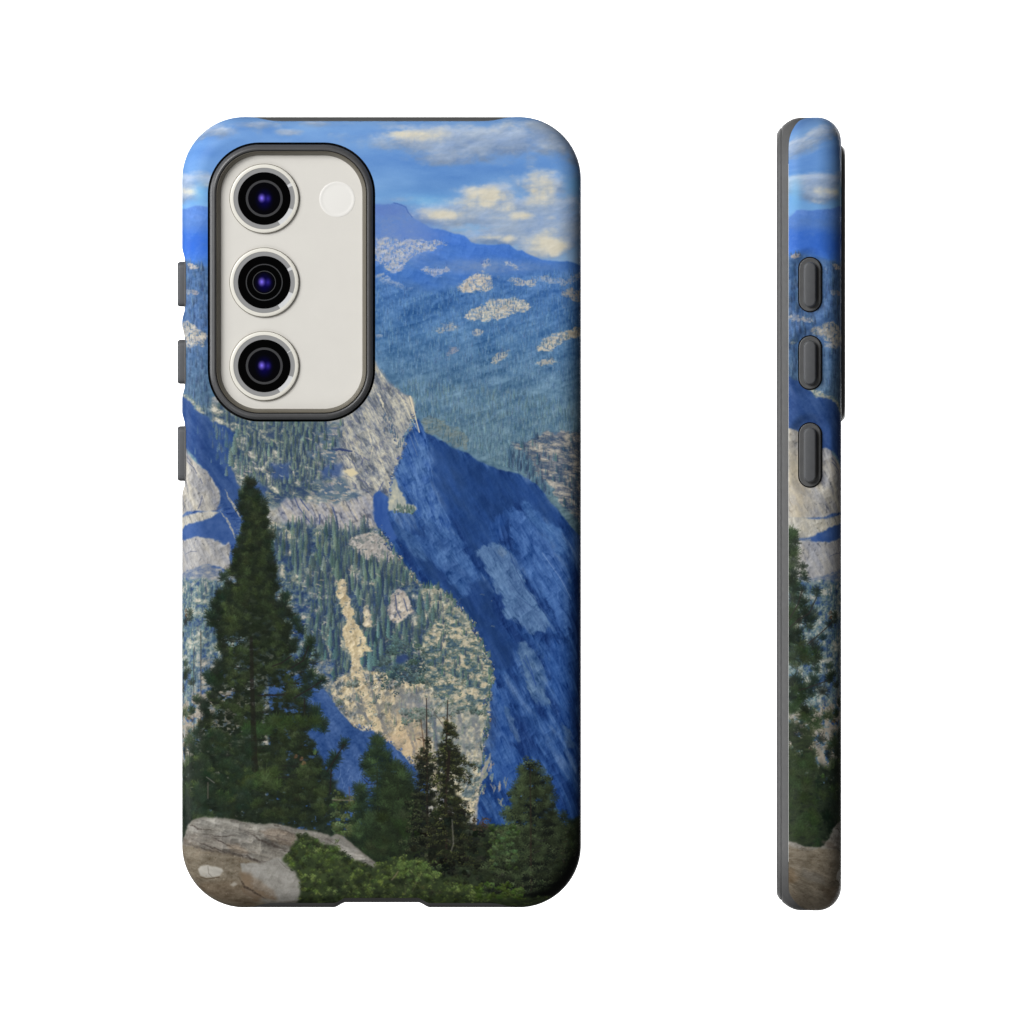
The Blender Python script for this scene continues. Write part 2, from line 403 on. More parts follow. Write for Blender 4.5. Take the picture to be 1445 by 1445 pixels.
    granite([(785, 414), (800, 408), (820, 408), (840, 410), (840, 426), (815, 426), (800, 420)], (150, 152, 156), (196, 182, 164), 1.6, .6, 14, (70, 100, 140), 35, 5, .85)
    granite([(755, 490), (768, 478), (785, 471), (800, 468), (818, 465), (822, 472), (806, 478), (790, 486), (772, 496), (762, 496)], (172, 166, 156), (214, 202, 178), 1.4, .55, 24, (82, 110, 136), 36, 6)
    granite([(800, 470), (812, 462), (826, 460), (826, 474), (808, 478)], (150, 146, 136), (190, 180, 160), 1., .5, 6, (70, 96, 130), 37, 6, .9)
    granite([(612, 466), (626, 459), (640, 456), (650, 462), (640, 466), (622, 470)], (130, 148, 172), (186, 178, 166), 1.4, .7, 10, (74, 110, 154), 38, 6, .75)
    granite([(664, 470), (672, 464), (680, 466), (678, 474), (668, 474)], (160, 160, 160), (206, 196, 180), 1., .5, 5, (76, 108, 148), 39, 5, .85)
    granite([(628, 500), (636, 490), (646, 488), (650, 494), (640, 502)], (130, 140, 164), (178, 160, 160), 1.2, .6, 6, (76, 108, 148), 40, 6, .7)
    granite([(692, 506), (704, 498), (716, 494), (722, 490), (714, 504), (704, 512), (698, 516)], (170, 164, 154), (206, 194, 172), 1.4, .6, 12, (78, 106, 138), 41, 6, .8)
    granite([(756, 514), (766, 508), (780, 506), (784, 510), (772, 516), (760, 520)], (166, 160, 150), (206, 194, 172), 1.2, .55, 8, (78, 106, 136), 42, 6, .85)
    granite([(529, 472), (536, 470), (542, 474), (534, 478)], (140, 156, 180), (170, 178, 190), 1., .5, 2, (78, 110, 150), 43, 5, .7)
    # grassy ramp left of the shadow and the broken granite at the right edge
    granite([(596, 594), (604, 586), (625, 596), (650, 606), (664, 616), (660, 634), (640, 630), (615, 616), (600, 610)], (96, 116, 124), (122, 130, 122), 2., .4, 26, (66, 98, 118), 44, 7, .8)
    rk = [(716, 626), (735, 624), (752, 620), (765, 612), (785, 610), (805, 608), (822, 610), (836, 612), (836, 745), (818, 738), (800, 722), (786, 705), (782, 690), (768, 680), (756, 664), (748, 648), (735, 636)]
    mottle(rk, [(.05, (66, 84, 108)), (.3, (96, 106, 118)), (.5, (136, 134, 132)), (.75, (168, 160, 150)), (1, (196, 186, 170))], 14, 6, 445, .9, 2.2, 10)
    sl, mk = poly(rk, 2, 6, 1, 45)
    put(sl, mk*sst(.62, .8, ridged(sl, 18, 4, 3, 47, 8))*.5, col((58, 74, 104)))
    trees(rk, 46, 7, 13, 4, lambda x, y: tone((70, 98, 112)), 8, .85)
    trees([(716, 640), (745, 650), (770, 690), (780, 712), (740, 672), (715, 662)], 60, 10, 18, 4, lambda x, y: tone((76, 106, 128)), 8, .85)
    trees([(760, 640), (800, 700), (826, 740), (826, 690), (800, 660)], 16, 8, 15, 4, (66, 92, 112), 8, .85)
    # left strip patches + the same ground wrapped round the side
    granite([(255, 470), (266, 474), (280, 472), (294, 474), (294, 480), (278, 482), (262, 480)], (150, 150, 156), (200, 186, 172), 1.6, .5, 8, (84, 108, 136), 51, 7)
    granite([(256, 484), (270, 482), (280, 488), (262, 490)], (140, 144, 150), (190, 180, 166), 1.2, .6, 4, (84, 108, 136), 52, 7, .8)
    granite([(262, 412), (268, 409), (270, 416), (264, 416)], (150, 156, 160), (200, 196, 190), 1., .5, 0, seed=53, op=.6)
    granite([(217, 362), (224, 358), (232, 357), (238, 360), (228, 364)], (160, 150, 150), (206, 190, 176), 1.2, .45, 8, (84, 96, 110), 54, 5)
    granite([(262, 372), (268, 369), (275, 374), (284, 376), (278, 380), (266, 377)], (160, 154, 150), (206, 192, 178), 1.2, .5, 8, (80, 100, 120), 55, 5, .9)
    granite([(262, 412), (272, 410), (284, 412), (280, 417), (266, 416)], (130, 130, 140), (190, 170, 160), 1.2, .5, 5, (80, 104, 130), 56, 6, .8)
    granite([(217, 444), (226, 442), (240, 446), (254, 450), (250, 456), (232, 452), (220, 450)], (130, 136, 150), (190, 180, 170), 1.8, .7, 10, (76, 100, 130), 57, 6, .85)
    granite([(250, 466), (256, 460), (262, 455), (272, 456), (290, 474), (290, 490), (268, 486), (258, 478)], (140, 140, 138), (196, 186, 168), 2., .65, 14, (76, 98, 116), 58, 6, .9)
    granite([(217, 482), (224, 480), (232, 484), (222, 487)], (130, 140, 140), (180, 178, 164), 1., .5, 4, (80, 104, 120), 59, 6, .8)
    granite([(244, 548), (252, 547), (262, 556), (272, 564), (285, 575), (296, 584), (282, 583), (262, 566), (250, 556)], (140, 144, 134), (184, 180, 158), 1.4, .45, 22, (92, 112, 112), 60, 7, .9)
    # ================================================================ BLUE SHADOW WALL (right)
    shade = [(583, 600), (590, 590), (600, 611), (612, 616), (626, 624), (640, 633), (652, 637), (662, 640), (672, 650), (682, 654), (700, 661), (715, 665), (735, 670), (746, 677), (760, 686), (768, 696), (776, 708),
             (788, 720), (798, 734), (806, 744), (815, 752), (822, 762), (840, 780), (868, 800), (868, 1352), (660, 1352), (560, 1100), (520, 700)]
    sl, mk = poly(shade, .8, 6, 1, 61)
    n = fbm(sl, 46, 9, 4, 62, 58); n2 = fbm(sl, 5, 2.2, 3, 63, 62); n3 = fbm(sl, 90, 60, 3, 64)
    c = ramp(np.clip(.5+(n-.5)*1.9+(n3-.5)*1.2, 0, 1), [(0, (26, 56, 112)), (.42, (32, 66, 124)), (.6, (46, 82, 140)), (1, (80, 111, 160))])
    c = c+(relief(sl, 34, 13, 403, 62, 5, .47)*.085+relief(sl, 90, 34, 404, 55, 3)*.05)[..., None]*col((200, 225, 255))
    put(sl, mk, np.clip(c+((n2-.5)*.04)[..., None], 0, 1))
    def face(pts, c1, c2, rough=2., op=.9, seed=1, ang=58, soft=2, st=.16):
        q_ = .90 if st < .1 else 1.
        c1 = (c1[0]*.86*q_, c1[1]*.89*q_, c1[2]*.86*q_); c2 = (c2[0]*.88*q_, c2[1]*.93*q_, c2[2]*.92*q_)
        s2, mk = poly(pts, rough*1.3, 7, soft, seed)
        mk = mk if st < .1 else sst(.15, .85, blur(mk, 5)+(fbm(s2, 16, 5, 5, seed+7, ang, .72)-.5)*2.6*np.clip(1.2-np.abs(blur(mk, 5)-.5)*1.6, .25, 1))
        nz = fbm(s2, 34, 12, 4, seed+1, ang); fz = fbm(s2, 7, 2.0, 3, seed+2, ang+6)
        cr = sst(.80, .93, ridged(s2, 26, 7, 2, seed+5, ang))
        nl = fbm(s2, 16, 11, 5, seed+3, ang, .7)
        c = mix(np.clip(.5+(nz-.5)*2.2+(nl-.5)*(2.4 if st > .1 else .6), 0, 1), c1, c2)+((fz-.5)*st*.35+relief(s2, 22, 9, seed+8, ang)*(.09 if st > .1 else .03))[..., None]
        put(s2, mk*op, np.clip(c-cr[..., None]*(.09 if st > .1 else .015), 0, 1))
    # buttress just right of the sunlit cliff
    face([(583, 606), (592, 594), (600, 616), (606, 650), (611, 680), (618, 706), (626, 722), (634, 736), (636, 760), (622, 752), (606, 738), (590, 728), (580, 722), (586, 712), (572, 690), (562, 668), (568, 640)], (60, 100, 178), (96, 130, 190), 1.2, .95, 65, 66)
    seg([(600, 612), (606, 650), (612, 682), (622, 712), (636, 738)], 1.2, (112, 146, 200), .35)
    # dark recesses
    face([(606, 618), (640, 634), (662, 644), (690, 662), (735, 674), (760, 692), (782, 716), (800, 740), (788, 742), (760, 722), (730, 706), (716, 716), (716, 735), (700, 762), (690, 800), (672, 786), (655, 760), (640, 736), (626, 716), (616, 690), (610, 650)], (36, 74, 144), (48, 88, 164), 3, .8, 66, 58, 4, .05)
    face([(536, 745), (545, 742), (570, 760), (606, 738), (612, 762), (590, 768), (575, 776), (600, 812), (625, 830), (648, 850), (664, 880), (680, 910), (694, 938), (705, 944), (728, 936), (724, 908), (706, 890), (698, 860), (690, 820), (680, 815), (665, 822), (650, 830), (640, 815), (612, 795), (590, 772), (560, 750)], (34, 70, 136), (44, 80, 150), 3, .85, 67, 60, 4, .05)
    face([(606, 730), (622, 742), (640, 756), (655, 770), (662, 790), (668, 812), (660, 838), (652, 844), (640, 826), (616, 800), (594, 784), (575, 762), (585, 752), (600, 760)], (52, 90, 160), (82, 118, 180), 3, .8, 68, 54, 3)
    face([(548, 728), (560, 738), (590, 770), (606, 790), (600, 794), (580, 776), (556, 750)], (60, 96, 158), (92, 124, 176), 2, .6, 69, 50, 2)
    # big pale slabs
    face([(672, 780), (684, 770), (704, 766), (716, 776), (730, 800), (742, 826), (756, 846), (770, 866), (776, 880), (768, 890), (758, 892), (752, 900), (742, 890), (728, 876), (712, 868), (710, 846), (698, 834), (694, 812), (684, 800)], (84, 116, 172), (106, 136, 184), 1.4, .92, 71, 56, 1)
    face([(700, 772), (714, 776), (716, 786), (708, 790), (700, 784)], (110, 132, 172), (126, 144, 178), 1., .6, 79, 56, 2)
    face([(716, 720), (732, 716), (756, 744), (780, 772), (800, 812), (806, 850), (800, 900), (790, 900), (780, 868), (762, 838), (746, 812), (732, 784), (718, 760)], (56, 96, 172), (84, 122, 190), 2.5, .85, 72, 56, 3)
    face([(735, 704), (755, 716), (782, 742), (804, 772), (806, 790), (790, 780), (768, 756), (748, 738)], (62, 104, 178), (92, 132, 194), 2.5, .7, 73, 48, 3)
    seg([(719, 780), (729, 806), (742, 830), (760, 852), (778, 876)], 1.1, (52, 78, 128), .8)
    seg([(727, 840), (742, 850), (758, 862)], 1., (54, 80, 130), .55)
    for k in range(16):
        x0 = 725+rs.rand()*55; y0 = 735+rs.rand()*60; L = 20+rs.rand()*70
        seg([(x0, y0), (x0+L*.48, y0+L*.8)], .7, rs.choice([0, 1]) and (120, 150, 196) or (48, 82, 150), .2)
    seg([(765, 780), (790, 815), (806, 846)], .9, (150, 172, 210), .5)
    face([(727, 918), (732, 906), (745, 908), (756, 918), (766, 936), (772, 956), (768, 972), (776, 990), (775, 1002), (764, 996), (754, 988), (748, 974), (742, 958), (738, 936)], (70, 104, 162), (112, 138, 178), 1.6, .9, 74, 60, 1)
    seg([(742, 924), (750, 946), (756, 966), (750, 950), (738, 930)], 1.3, (44, 76, 140), .75)
    face([(775, 900), (800, 905), (808, 960), (806, 1040), (796, 1050), (788, 1010), (780, 980), (772, 940)], (44, 84, 162), (66, 106, 178), 4, .7, 75, 66, 4)
    face([(695, 960), (712, 968), (722, 990), (716, 1016), (730, 1060), (736, 1100), (716, 1130), (694, 1100), (696, 1040)], (46, 88, 168), (76, 114, 182), 4, .75, 76, 66, 4)
    for k in range(46):
        x0 = 690+rs.rand()*110; y0 = 940+rs.rand()*190; L = 8+rs.rand()*46
        seg([(x0, y0), (x0+L*.28+rs.randn()*2, y0+L*.55), (x0+L*.42, y0+L)], .6+rs.rand()*1.2, rs.rand() < .6 and (104, 134, 184) or (40, 72, 140), .1+.15*rs.rand())
    face([(712, 1000), (718, 996), (728, 1020), (738, 1040), (732, 1050), (720, 1030)], (92, 122, 170), (120, 142, 182), 2, .6, 77, 62, 3)
    face([(792, 1020), (800, 1022), (814, 1050), (812, 1062), (800, 1050)], (80, 108, 150), (110, 132, 166), 2, .6, 78, 60, 2)
    face([(700, 720), (716, 726), (712, 760), (700, 766), (694, 744)], (40, 80, 154), (56, 96, 170), 3, .6, 80, 70, 4)
    # ================================================================ SUNLIT CLIFF IN THE MIDDLE
    mid = [(300, 560), (380, 560), (470, 590), (520, 560), (529, 508), (533, 520), (539, 530), (548, 541), (556, 546), (562, 552), (568, 557), (578, 559), (582, 563), (585, 573), (585, 583), (582, 594), (577, 604), (571, 610), (569, 622), (569, 634), (565, 645), (560, 656), (554, 668), (551, 681),
           (549, 694), (548, 706), (541, 690), (533, 693), (528, 700), (526, 716), (528, 728), (532, 742), (540, 752), (548, 768), (556, 782), (566, 790), (576, 806), (592, 826), (605, 830), (616, 828), (626, 834), (634, 842), (646, 852), (655, 864), (664, 878), (672, 892), (675, 906), (682, 920), (690, 934), (694, 952), (692, 975), (686, 1000), (686, 1030), (680, 1058),
           (676, 1080), (676, 1120), (672, 1170), (560, 1170), (520, 1040), (470, 1000), (300, 1000), (300, 700)]
    sl, mk = poly(mid, .7, 5, 1, 81)
    n = fbm(sl, 20, 8, 4, 82, 58); n2 = fbm(sl, 4, 2.4, 3, 83, 50); n3 = fbm(sl, 50, 40, 3, 84)
    c = ramp(np.clip(.5+(n-.5)*1.1+(n3-.5)*.8, 0, 1), [(0, (128, 132, 142)), (.45, (154, 155, 154)), (.7, (172, 169, 159)), (1, (194, 187, 166))])
    cr = sst(.80, .95, ridged(sl, 22, 6, 3, 86, 62))
    cr2 = sst(.84, .96, ridged(sl, 26, 9, 2, 87, 20))
    c = c+((n2-.5)*.14+relief(sl, 30, 14, 405, 58)*.13)[..., None]-cr[..., None]*.14*col((255, 235, 200))-cr2[..., None]*.12*col((255, 235, 200))
    put(sl, mk, np.clip(c, 0, 1))
    # bald shoulder: pale fan of streaks under the camera window
    sh_ = [(470, 600), (505, 585), (525, 560), (529, 508), (540, 530), (556, 546), (568, 557), (582, 562), (585, 580), (578, 603), (570, 612), (568, 636), (556, 664), (550, 692), (540, 672), (520, 640), (500, 620)]
    sl, mk = poly(sh_, 1, 6, 3, 88)
    n = fbm(sl, 60, 4.5, 4, 89, 60)
    put(sl, mk*.85, np.clip(ramp(n, [(.2, (130, 137, 149)), (.45, (157, 158, 156)), (.6, (176, 173, 160)), (.85, (198, 191, 168))])+((fbm(sl, 3, 3, 2, 4)-.5)*.12)[..., None], 0, 1))
    body = [(440, 600), (480, 596), (520, 562), (531, 516), (556, 548), (578, 561), (583, 580), (570, 612), (566, 640), (552, 676), (546, 704), (530, 700), (500, 690), (470, 660), (440, 640)]
    mottle(body, [(.08, (72, 82, 98)), (.28, (116, 124, 134)), (.5, (146, 149, 150)), (.72, (168, 167, 158)), (1, (204, 200, 180))], 20, 8, 493, .72, 2.6, 58, rel=.12)
    s2, mk = poly(body, 2, 6, 3, 496)
    for (sx_, sy_, an, sd) in ((20, 5, 62, 497), (16, 4, 30, 498), (26, 6, 70, 499)):
        put(s2, mk*sst(.80, .92, ridged(s2, sx_, sy_, 3, sd, an))*.5, col((86, 94, 122)))
    put(s2, mk*sst(.84, .95, ridged(s2, 24, 5, 2, 503, 60))*.5, col((214, 206, 182)))
    for k in range(26):
        x0 = 450+rs.rand()*90; y0 = 600+rs.rand()*90; L = 8+rs.rand()*18
        crack([(x0, y0), (x0+L*.5, y0+L*.5), (x0+L*.55, y0+L)], 1.4, rs.rand() < .6 and (80, 88, 118) or (206, 198, 176), .6)
    for k in range(40):
        x0 = 500+rs.rand()*60; y0 = 540+rs.rand()*50; L = 20+rs.rand()*45
        seg([(x0, y0), (x0+L*.35, y0+L*.6), (x0+L*.5, y0+L)], .6+rs.rand()*.7, rs.rand() < .6 and (208, 200, 178) or (120, 126, 142), .22)
    for pts in ([(529, 548), (536, 560), (541, 574), (545, 584)], [(512, 590), (520, 610), (526, 632), (523, 650)], [(556, 548), (566, 562), (574, 576), (580, 590), (589, 606), (591, 610)], [(533, 640), (540, 656), (548, 674)], [(574, 560), (580, 572), (584, 588)]):
        crack(pts, 1.8, (214, 206, 180), .8, .8)
    seg([(579, 560), (583, 575), (587, 592), (592, 610)], 2.6, (222, 208, 178), .9, 1.4)
    for k in range(40):
        t = rs.rand(); con(543+t*22+rs.randn()*3, 588+t*46+rs.randn()*3, 3+3*rs.rand(), 3, jit((72, 92, 116), 12), .85)
    for q_ in range(2): crack([(461, 648), (463, 640), (470, 635), (480, 634), (497, 637)], 2.6, (50, 62, 104), .9, .5)
    seg([(461, 648), (463, 640), (468, 636), (478, 634), (490, 636), (496, 637)], 2.2, (52, 66, 108), .85)
    seg([(472, 652), (473, 642), (484, 642)], 1., (80, 92, 124), .6)
    seg([(514, 690), (520, 694), (526, 702), (534, 694), (541, 680)], 1.1, (74, 86, 128), .75)
    seg([(510, 655), (514, 646), (521, 650)], 1.4, (86, 92, 128), .6)
    for q in ([(455, 618), (462, 612), (470, 612), (466, 619)], [(472, 618), (480, 610), (484, 604), (482, 616), (476, 620)], [(462, 605), (480, 602), (488, 600), (474, 606)]):
        s2, mk = poly(q, .8, 4, 1, 90); put(s2, mk*.8, col((66, 82, 118)))
    # blue notches in the cliff edge
    for q in ([(529, 697), (536, 692), (548, 702), (549, 712), (548, 726), (553, 742), (560, 760), (552, 764), (540, 752), (530, 738), (525, 722), (526, 708)],):
        s2, mk = poly(q, .8, 5, 1, 91)
        put(s2, mk, np.clip(mix(fbm(s2, 8, 20, 3, 92), (34, 70, 140), (72, 106, 168)), 0, 1))
    s2, mk = poly([(548, 704), (552, 686), (556, 672), (560, 680), (564, 690), (570, 700), (574, 712), (584, 710), (588, 718), (584, 724), (570, 724), (556, 720), (549, 720)], 1.4, 4, 1, 93)
    put(s2, mk, np.clip(mix(fbm(s2, 4, 6, 3, 94), (120, 134, 142), (204, 198, 172)), 0, 1))
    for k in range(40): con(555+rs.rand()*30, 716+rs.rand()*10, 4+3*rs.rand(), 4, jit((88, 108, 104), 10), .8)
    # ================================================================ WOODED BENCHES LEFT OF THE CLIFF
    bench = [(296, 560), (330, 586), (360, 594), (480, 596), (478, 640), (470, 660), (500, 690), (520, 706), (500, 716), (420, 712), (380, 716), (340, 700), (330, 660), (310, 620)]
    sl, mk = poly(bench, 3, 8, 3, 95)
    n = fbm(sl, 14, 6, 4, 96, 12)
    put(sl, mk*.95*sst(.36, .56, n+.12-(X[sl]-430)*.0012), np.clip(mix(fbm(sl, 6, 4, 3, 97), (58, 84, 120), (106, 124, 128)), 0, 1))
    sp = fbm(sl, 7, 3, 3, 98, 12)
    put(sl, mk*sst(.6, .7, sp)*.8, np.clip(mix(fbm(sl, 5, 3, 2, 99), (150, 146, 146), (204, 188, 166)), 0, 1))
    s2, mk = poly(bench, 4, 9, 6, 400)
    n = fbm(s2, 13, 8, 5, 401, 14, .68); f = fbm(s2, 1.6, 1.6, 2, 409)
    fade = sst(.34, .66, fbm(s2, 22, 10, 4, 404)+.42-sst(370, 480, X[s2]-(Y[s2]-640)*.2)*.62)
    put(s2, mk*fade*.88, np.clip(ramp(.5+(n-.5)*2.+(f-.5)*.35, [(.08, (44, 64, 96)), (.30, (62, 82, 102)), (.48, (94, 110, 110)), (.64, (126, 132, 126)), (.82, (176, 172, 158)), (1, (214, 208, 188))]), 0, 1))
    gcol = lambda x, y: tone((96, 114, 108), 24)
    trees([(300, 560), (340, 592), (400, 596), (470, 600), (460, 640), (440, 680), (400, 706), (345, 690), (322, 650), (318, 610)], 230, 8, 18, 5, gcol, 9, .8)
    trees([(400, 594), (462, 596), (436, 640), (400, 690)], 60, 10, 22, 6, gcol, 8, .85)
    trees([(420, 600), (490, 600), (470, 660), (430, 700)], 22, 8, 14, 5, gcol, 8, .8)
    for q in ([(380, 655), (410, 652), (412, 676), (392, 680), (384, 672)], [(452, 660), (485, 652), (482, 672), (455, 676)], [(338, 690), (362, 676), (380, 690), (372, 700), (350, 706)], [(398, 706), (414, 704), (416, 722), (398, 716)]):
        s2, mk = poly(q, 2.5, 5, 3, 101); put(s2, mk*.75, np.clip(mix(fbm(s2, 5, 5, 3, 102), (36, 64, 122), (66, 92, 142)), 0, 1))
    trees([(378, 650), (470, 652), (468, 680), (380, 690)], 26, 7, 14, 5, gcol, 9, .8)
    for k in range(55):
        x0 = 330+rs.rand()*190; y0 = 606+rs.rand()*108
        if x0 > 465 and y0 < 665: continue
        crack([(x0, y0), (x0+3+rs.rand()*7, y0+rs.randn()*1.5+2)], 1.2+rs.rand(), jit((186, 178, 162), 16), .55, .8)
    s2, mk = poly([(484, 664), (498, 660), (506, 668), (496, 674)], 1, 4, 1, 103); put(s2, mk, col((214, 200, 164)))
    # lower granite apron with vertical cracks
    ap = [(400, 706), (420, 702), (440, 710), (470, 712), (500, 702), (524, 696), (526, 716), (530, 740), (522, 746), (500, 748), (475, 746), (450, 742), (430, 738), (410, 738), (390, 722)]
    sl, mk = poly(ap, 2., 7, 2, 104)
    n = fbm(sl, 22, 4, 4, 105, 60)
    cr = sst(.74, .92, ridged(sl, 24, 7, 3, 106, 64))
    put(sl, mk*.92, np.clip(ramp(n, [(.2, (132, 136, 152)), (.5, (164, 162, 164)), (.8, (196, 186, 166))])+((fbm(sl, 3, 3, 2, 107)-.5)*.2)[..., None]-cr[..., None]*.25*col((255, 235, 190)), 0, 1))
    for pts in ([(416, 702), (422, 716), (432, 730), (442, 742)], [(452, 726), (451, 740)], [(470, 716), (476, 736), (478, 746)], [(424, 704), (436, 720)]):
        seg(pts, 1.8, (62, 78, 122), .75)
    # ================================================================ LEFT: BLUE SHADOW AND PALE SLABS
    s2, mk = poly([(172, 522), (217, 529), (228, 534), (244, 548), (257, 560), (268, 566), (276, 577), (284, 583), (292, 588), (299, 594), (312, 598), (322, 604), (330, 612), (333, 622), (328, 634), (326, 648), (326, 662), (334, 676), (340, 690), (342, 710), (350, 730), (350, 800), (340, 812), (318, 770), (310, 740), (300, 690), (285, 660), (270, 640), (262, 632), (258, 640), (217, 612), (172, 610)], 1.6, 6, 1, 110)
    n = fbm(s2, 40, 8, 4, 111, 56)
    put(s2, mk, np.clip(mix(np.clip(n*1.5-.25, 0, 1), (32, 62, 118), (60, 88, 138))+((fbm(s2, 3, 3, 2, 5)-.5)*.06)[..., None], 0, 1))
    for k in range(60):
        t = rs.rand(); con(300+t*34+rs.randn()*8, 604+t*60+rs.randn()*9, 6+8*rs.rand(), 4, jit((84, 110, 120), 12), .8*rs.rand())
    for q in range(9): con(276+rs.rand()*40, 632+rs.rand()*24, 5+4*rs.rand(), 3, (96, 124, 146), .7)
    con(326, 658, 26, 11, (104, 124, 118)); con(331, 642, 28, 11, (98, 120, 116)); con(320, 672, 14, 7, (98, 120, 122), .8); con(335, 618, 16, 9, (92, 116, 118))
    mottle([(172, 715), (345, 715), (345, 840), (172, 840)], [(.2, (40, 70, 128)), (.6, (66, 94, 144)), (1, (120, 130, 146))], 14, 8, 480, 1., 1.6)
    def slab(pts, seed, c1=(130, 132, 140), c2=(184, 178, 164), ang=60, rough=.7, op=1.):
        s2, mk = poly(pts, rough, 5, 1, seed)
        n = fbm(s2, 26, 7, 4, seed+1, ang); f = fbm(s2, 3, 2.2, 3, seed+2, ang)
        cr = sst(.82, .95, ridged(s2, 18, 6, 3, seed+3, ang+14))
        put(s2, mk*op, np.clip(mix(np.clip(n*1.7-.35, 0, 1), c1, c2)+((f-.5)*.10+relief(s2, 24, 12, seed+6, ang)*.10)[..., None]-cr[..., None]*.2*col((255, 240, 210)), 0, 1))
    slab([(172, 596), (217, 602), (229, 605), (240, 622), (256, 628), (262, 634), (266, 640), (276, 652), (284, 658), (294, 666), (302, 680), (309, 690), (312, 700), (310, 712), (304, 720), (294, 722), (280, 721), (264, 722), (257, 728), (172, 728)], 120)
    tint(228, 690, 18, 70, (196, 182, 154), .5, seed=8, ang=60)
    for pts in ([(264, 650), (274, 660), (278, 668)], [(283, 675), (286, 682)], [(286, 700), (283, 712), (280, 718)], [(296, 722), (305, 720), (312, 716)], [(264, 644), (270, 652)]):
        seg(pts, 1.6, (88, 94, 118), .7)
    s2, mk = poly([(246, 745), (262, 740), (282, 736), (300, 730), (309, 724), (316, 722), (324, 732), (330, 742), (335, 758), (336, 775), (328, 768), (318, 766), (312, 764), (300, 760), (288, 757), (274, 758), (262, 762), (250, 768)], 1, 5, 1, 125)
    put(s2, mk, np.clip(mix(fbm(s2, 8, 8, 4, 126), (40, 72, 130), (72, 100, 154)), 0, 1))
    slab([(172, 726), (230, 728), (257, 730), (275, 724), (296, 721), (308, 723), (300, 730), (280, 736), (262, 741), (255, 752), (246, 756), (172, 760)], 128, (150, 150, 148), (192, 186, 170))
    slab([(172, 752), (240, 760), (262, 762), (278, 757), (296, 760), (308, 764), (318, 770), (324, 764), (326, 776), (324, 790), (332, 806), (322, 806), (310, 800), (296, 796), (282, 799), (264, 806), (256, 815), (172, 815)], 131, (140, 142, 150), (178, 174, 166))
    for pts in ([(311, 722), (320, 732), (326, 744), (334, 762)], [(318, 690), (322, 700), (332, 716), (342, 735)]):
        crack(pts, 2.6, (178, 172, 156), .8, 1.)
    seg([(262, 782), (270, 778), (278, 778)], 1.2, (90, 96, 116), .6)
    s2, mk = poly([(172, 806), (250, 812), (262, 806), (282, 798), (296, 796), (310, 801), (322, 808), (340, 812), (340, 826), (310, 822), (280, 818), (172, 828)], 1.4, 5, 1, 134)
    put(s2, mk*.95, np.clip(mix(fbm(s2, 6, 4, 3, 135), (56, 80, 124), (196, 186, 166)), 0, 1))
    # lower-left: scrubby granite behind the pine
    s2, mk = poly([(172, 818), (262, 816), (350, 820), (350, 1130), (172, 1130)], 2, 6, 3, 136)
    n = fbm(s2, 9, 8, 4, 137)
    put(s2, mk, np.clip(ramp(n, [(.25, (50, 78, 130)), (.42, (82, 108, 126)), (.55, (116, 132, 136)), (.72, (156, 156, 152)), (.9, (190, 182, 166))]), 0, 1))
    mottle([(172, 822), (262, 818), (350, 822), (350, 1000), (172, 1000)], [(.05, (46, 70, 112)), (.3, (70, 94, 116)), (.5, (98, 118, 118)), (.7, (132, 142, 134)), (1, (188, 184, 168))], 8, 8, 440, .85, 2.2)
    trees([(217, 830), (340, 830), (340, 1010), (217, 1010)], 170, 8, 18, 5, lambda x, y: tone((86, 112, 118)), 8, .7)
    # ================================================================ WOODED LOWER RIDGE
    low = [(360, 742), (400, 738), (450, 744), (500, 750), (530, 744), (540, 752), (552, 774), (566, 790), (580, 812), (596, 827), (616, 828), (634, 842), (655, 864), (672, 892), (690, 934), (694, 955), (690, 985), (610, 960), (560, 930), (540, 960), (520, 960), (480, 990), (440, 980), (360, 960)]
    sl, mk = poly(low, 2, 6, 3, 140)
    n = fbm(sl, 11, 9, 4, 141)
    put(sl, mk*.95, np.clip(ramp(n, [(.2, (40, 68, 124)), (.4, (58, 88, 124)), (.55, (92, 112, 116)), (.75, (128, 136, 128)), (.95, (190, 180, 160))]), 0, 1))
    for q in ([(420, 840), (462, 832), (470, 870), (440, 900), (425, 960), (455, 960), (462, 900), (450, 945), (430, 990), (405, 960), (410, 880)], [(410, 838), (458, 828), (466, 862), (420, 884)], [(556, 826), (590, 826), (600, 850), (584, 870), (560, 872)], [(500, 838), (545, 836), (540, 870), (505, 860)], [(412, 770), (440, 762), (444, 790), (420, 800)]):
        s2, mk = poly(q, 3, 6, 4, 142); put(s2, mk*.8, np.clip(mix(fbm(s2, 5, 5, 3, 143), (38, 68, 132), (58, 88, 148)), 0, 1))
    mottle(low, [(.05, (40, 60, 98)), (.28, (56, 78, 102)), (.48, (88, 106, 108)), (.66, (114, 126, 118)), (.85, (160, 158, 144)), (1, (206, 196, 168))], 11, 10, 410, .8, 2.1)
    bcol = lambda x, y: tone((88, 108, 102), 24)
    trees([(385, 748), (440, 742), (520, 752), (545, 780), (560, 830), (480, 850), (420, 820), (385, 790)], 150, 12, 30, 8, bcol, 9, .9)
    # pale rocky crest and scree
    def scree(pts, seed, c1=(150, 144, 136), c2=(214, 198, 166), dark=(92, 104, 112), rough=2., op=.95, dk=.55):
        s2, mk = broken(pts, seed, 6, 7, 5, .95, rough)
        n = fbm(s2, 12, 8, 4, seed+1, 50); f = fbm(s2, 3.2, 2.4, 3, seed+2)
        c = mix(np.clip(n*1.8-.4, 0, 1), c1, c2)+((f-.5)*.12+relief(s2, 13, 8, seed+7, 55)*.13)[..., None]
        put(s2, mk*op, np.clip(c, 0, 1))
        k = sst(dk, dk+.1, fbm(s2, 4.5, 3.4, 3, seed+4))
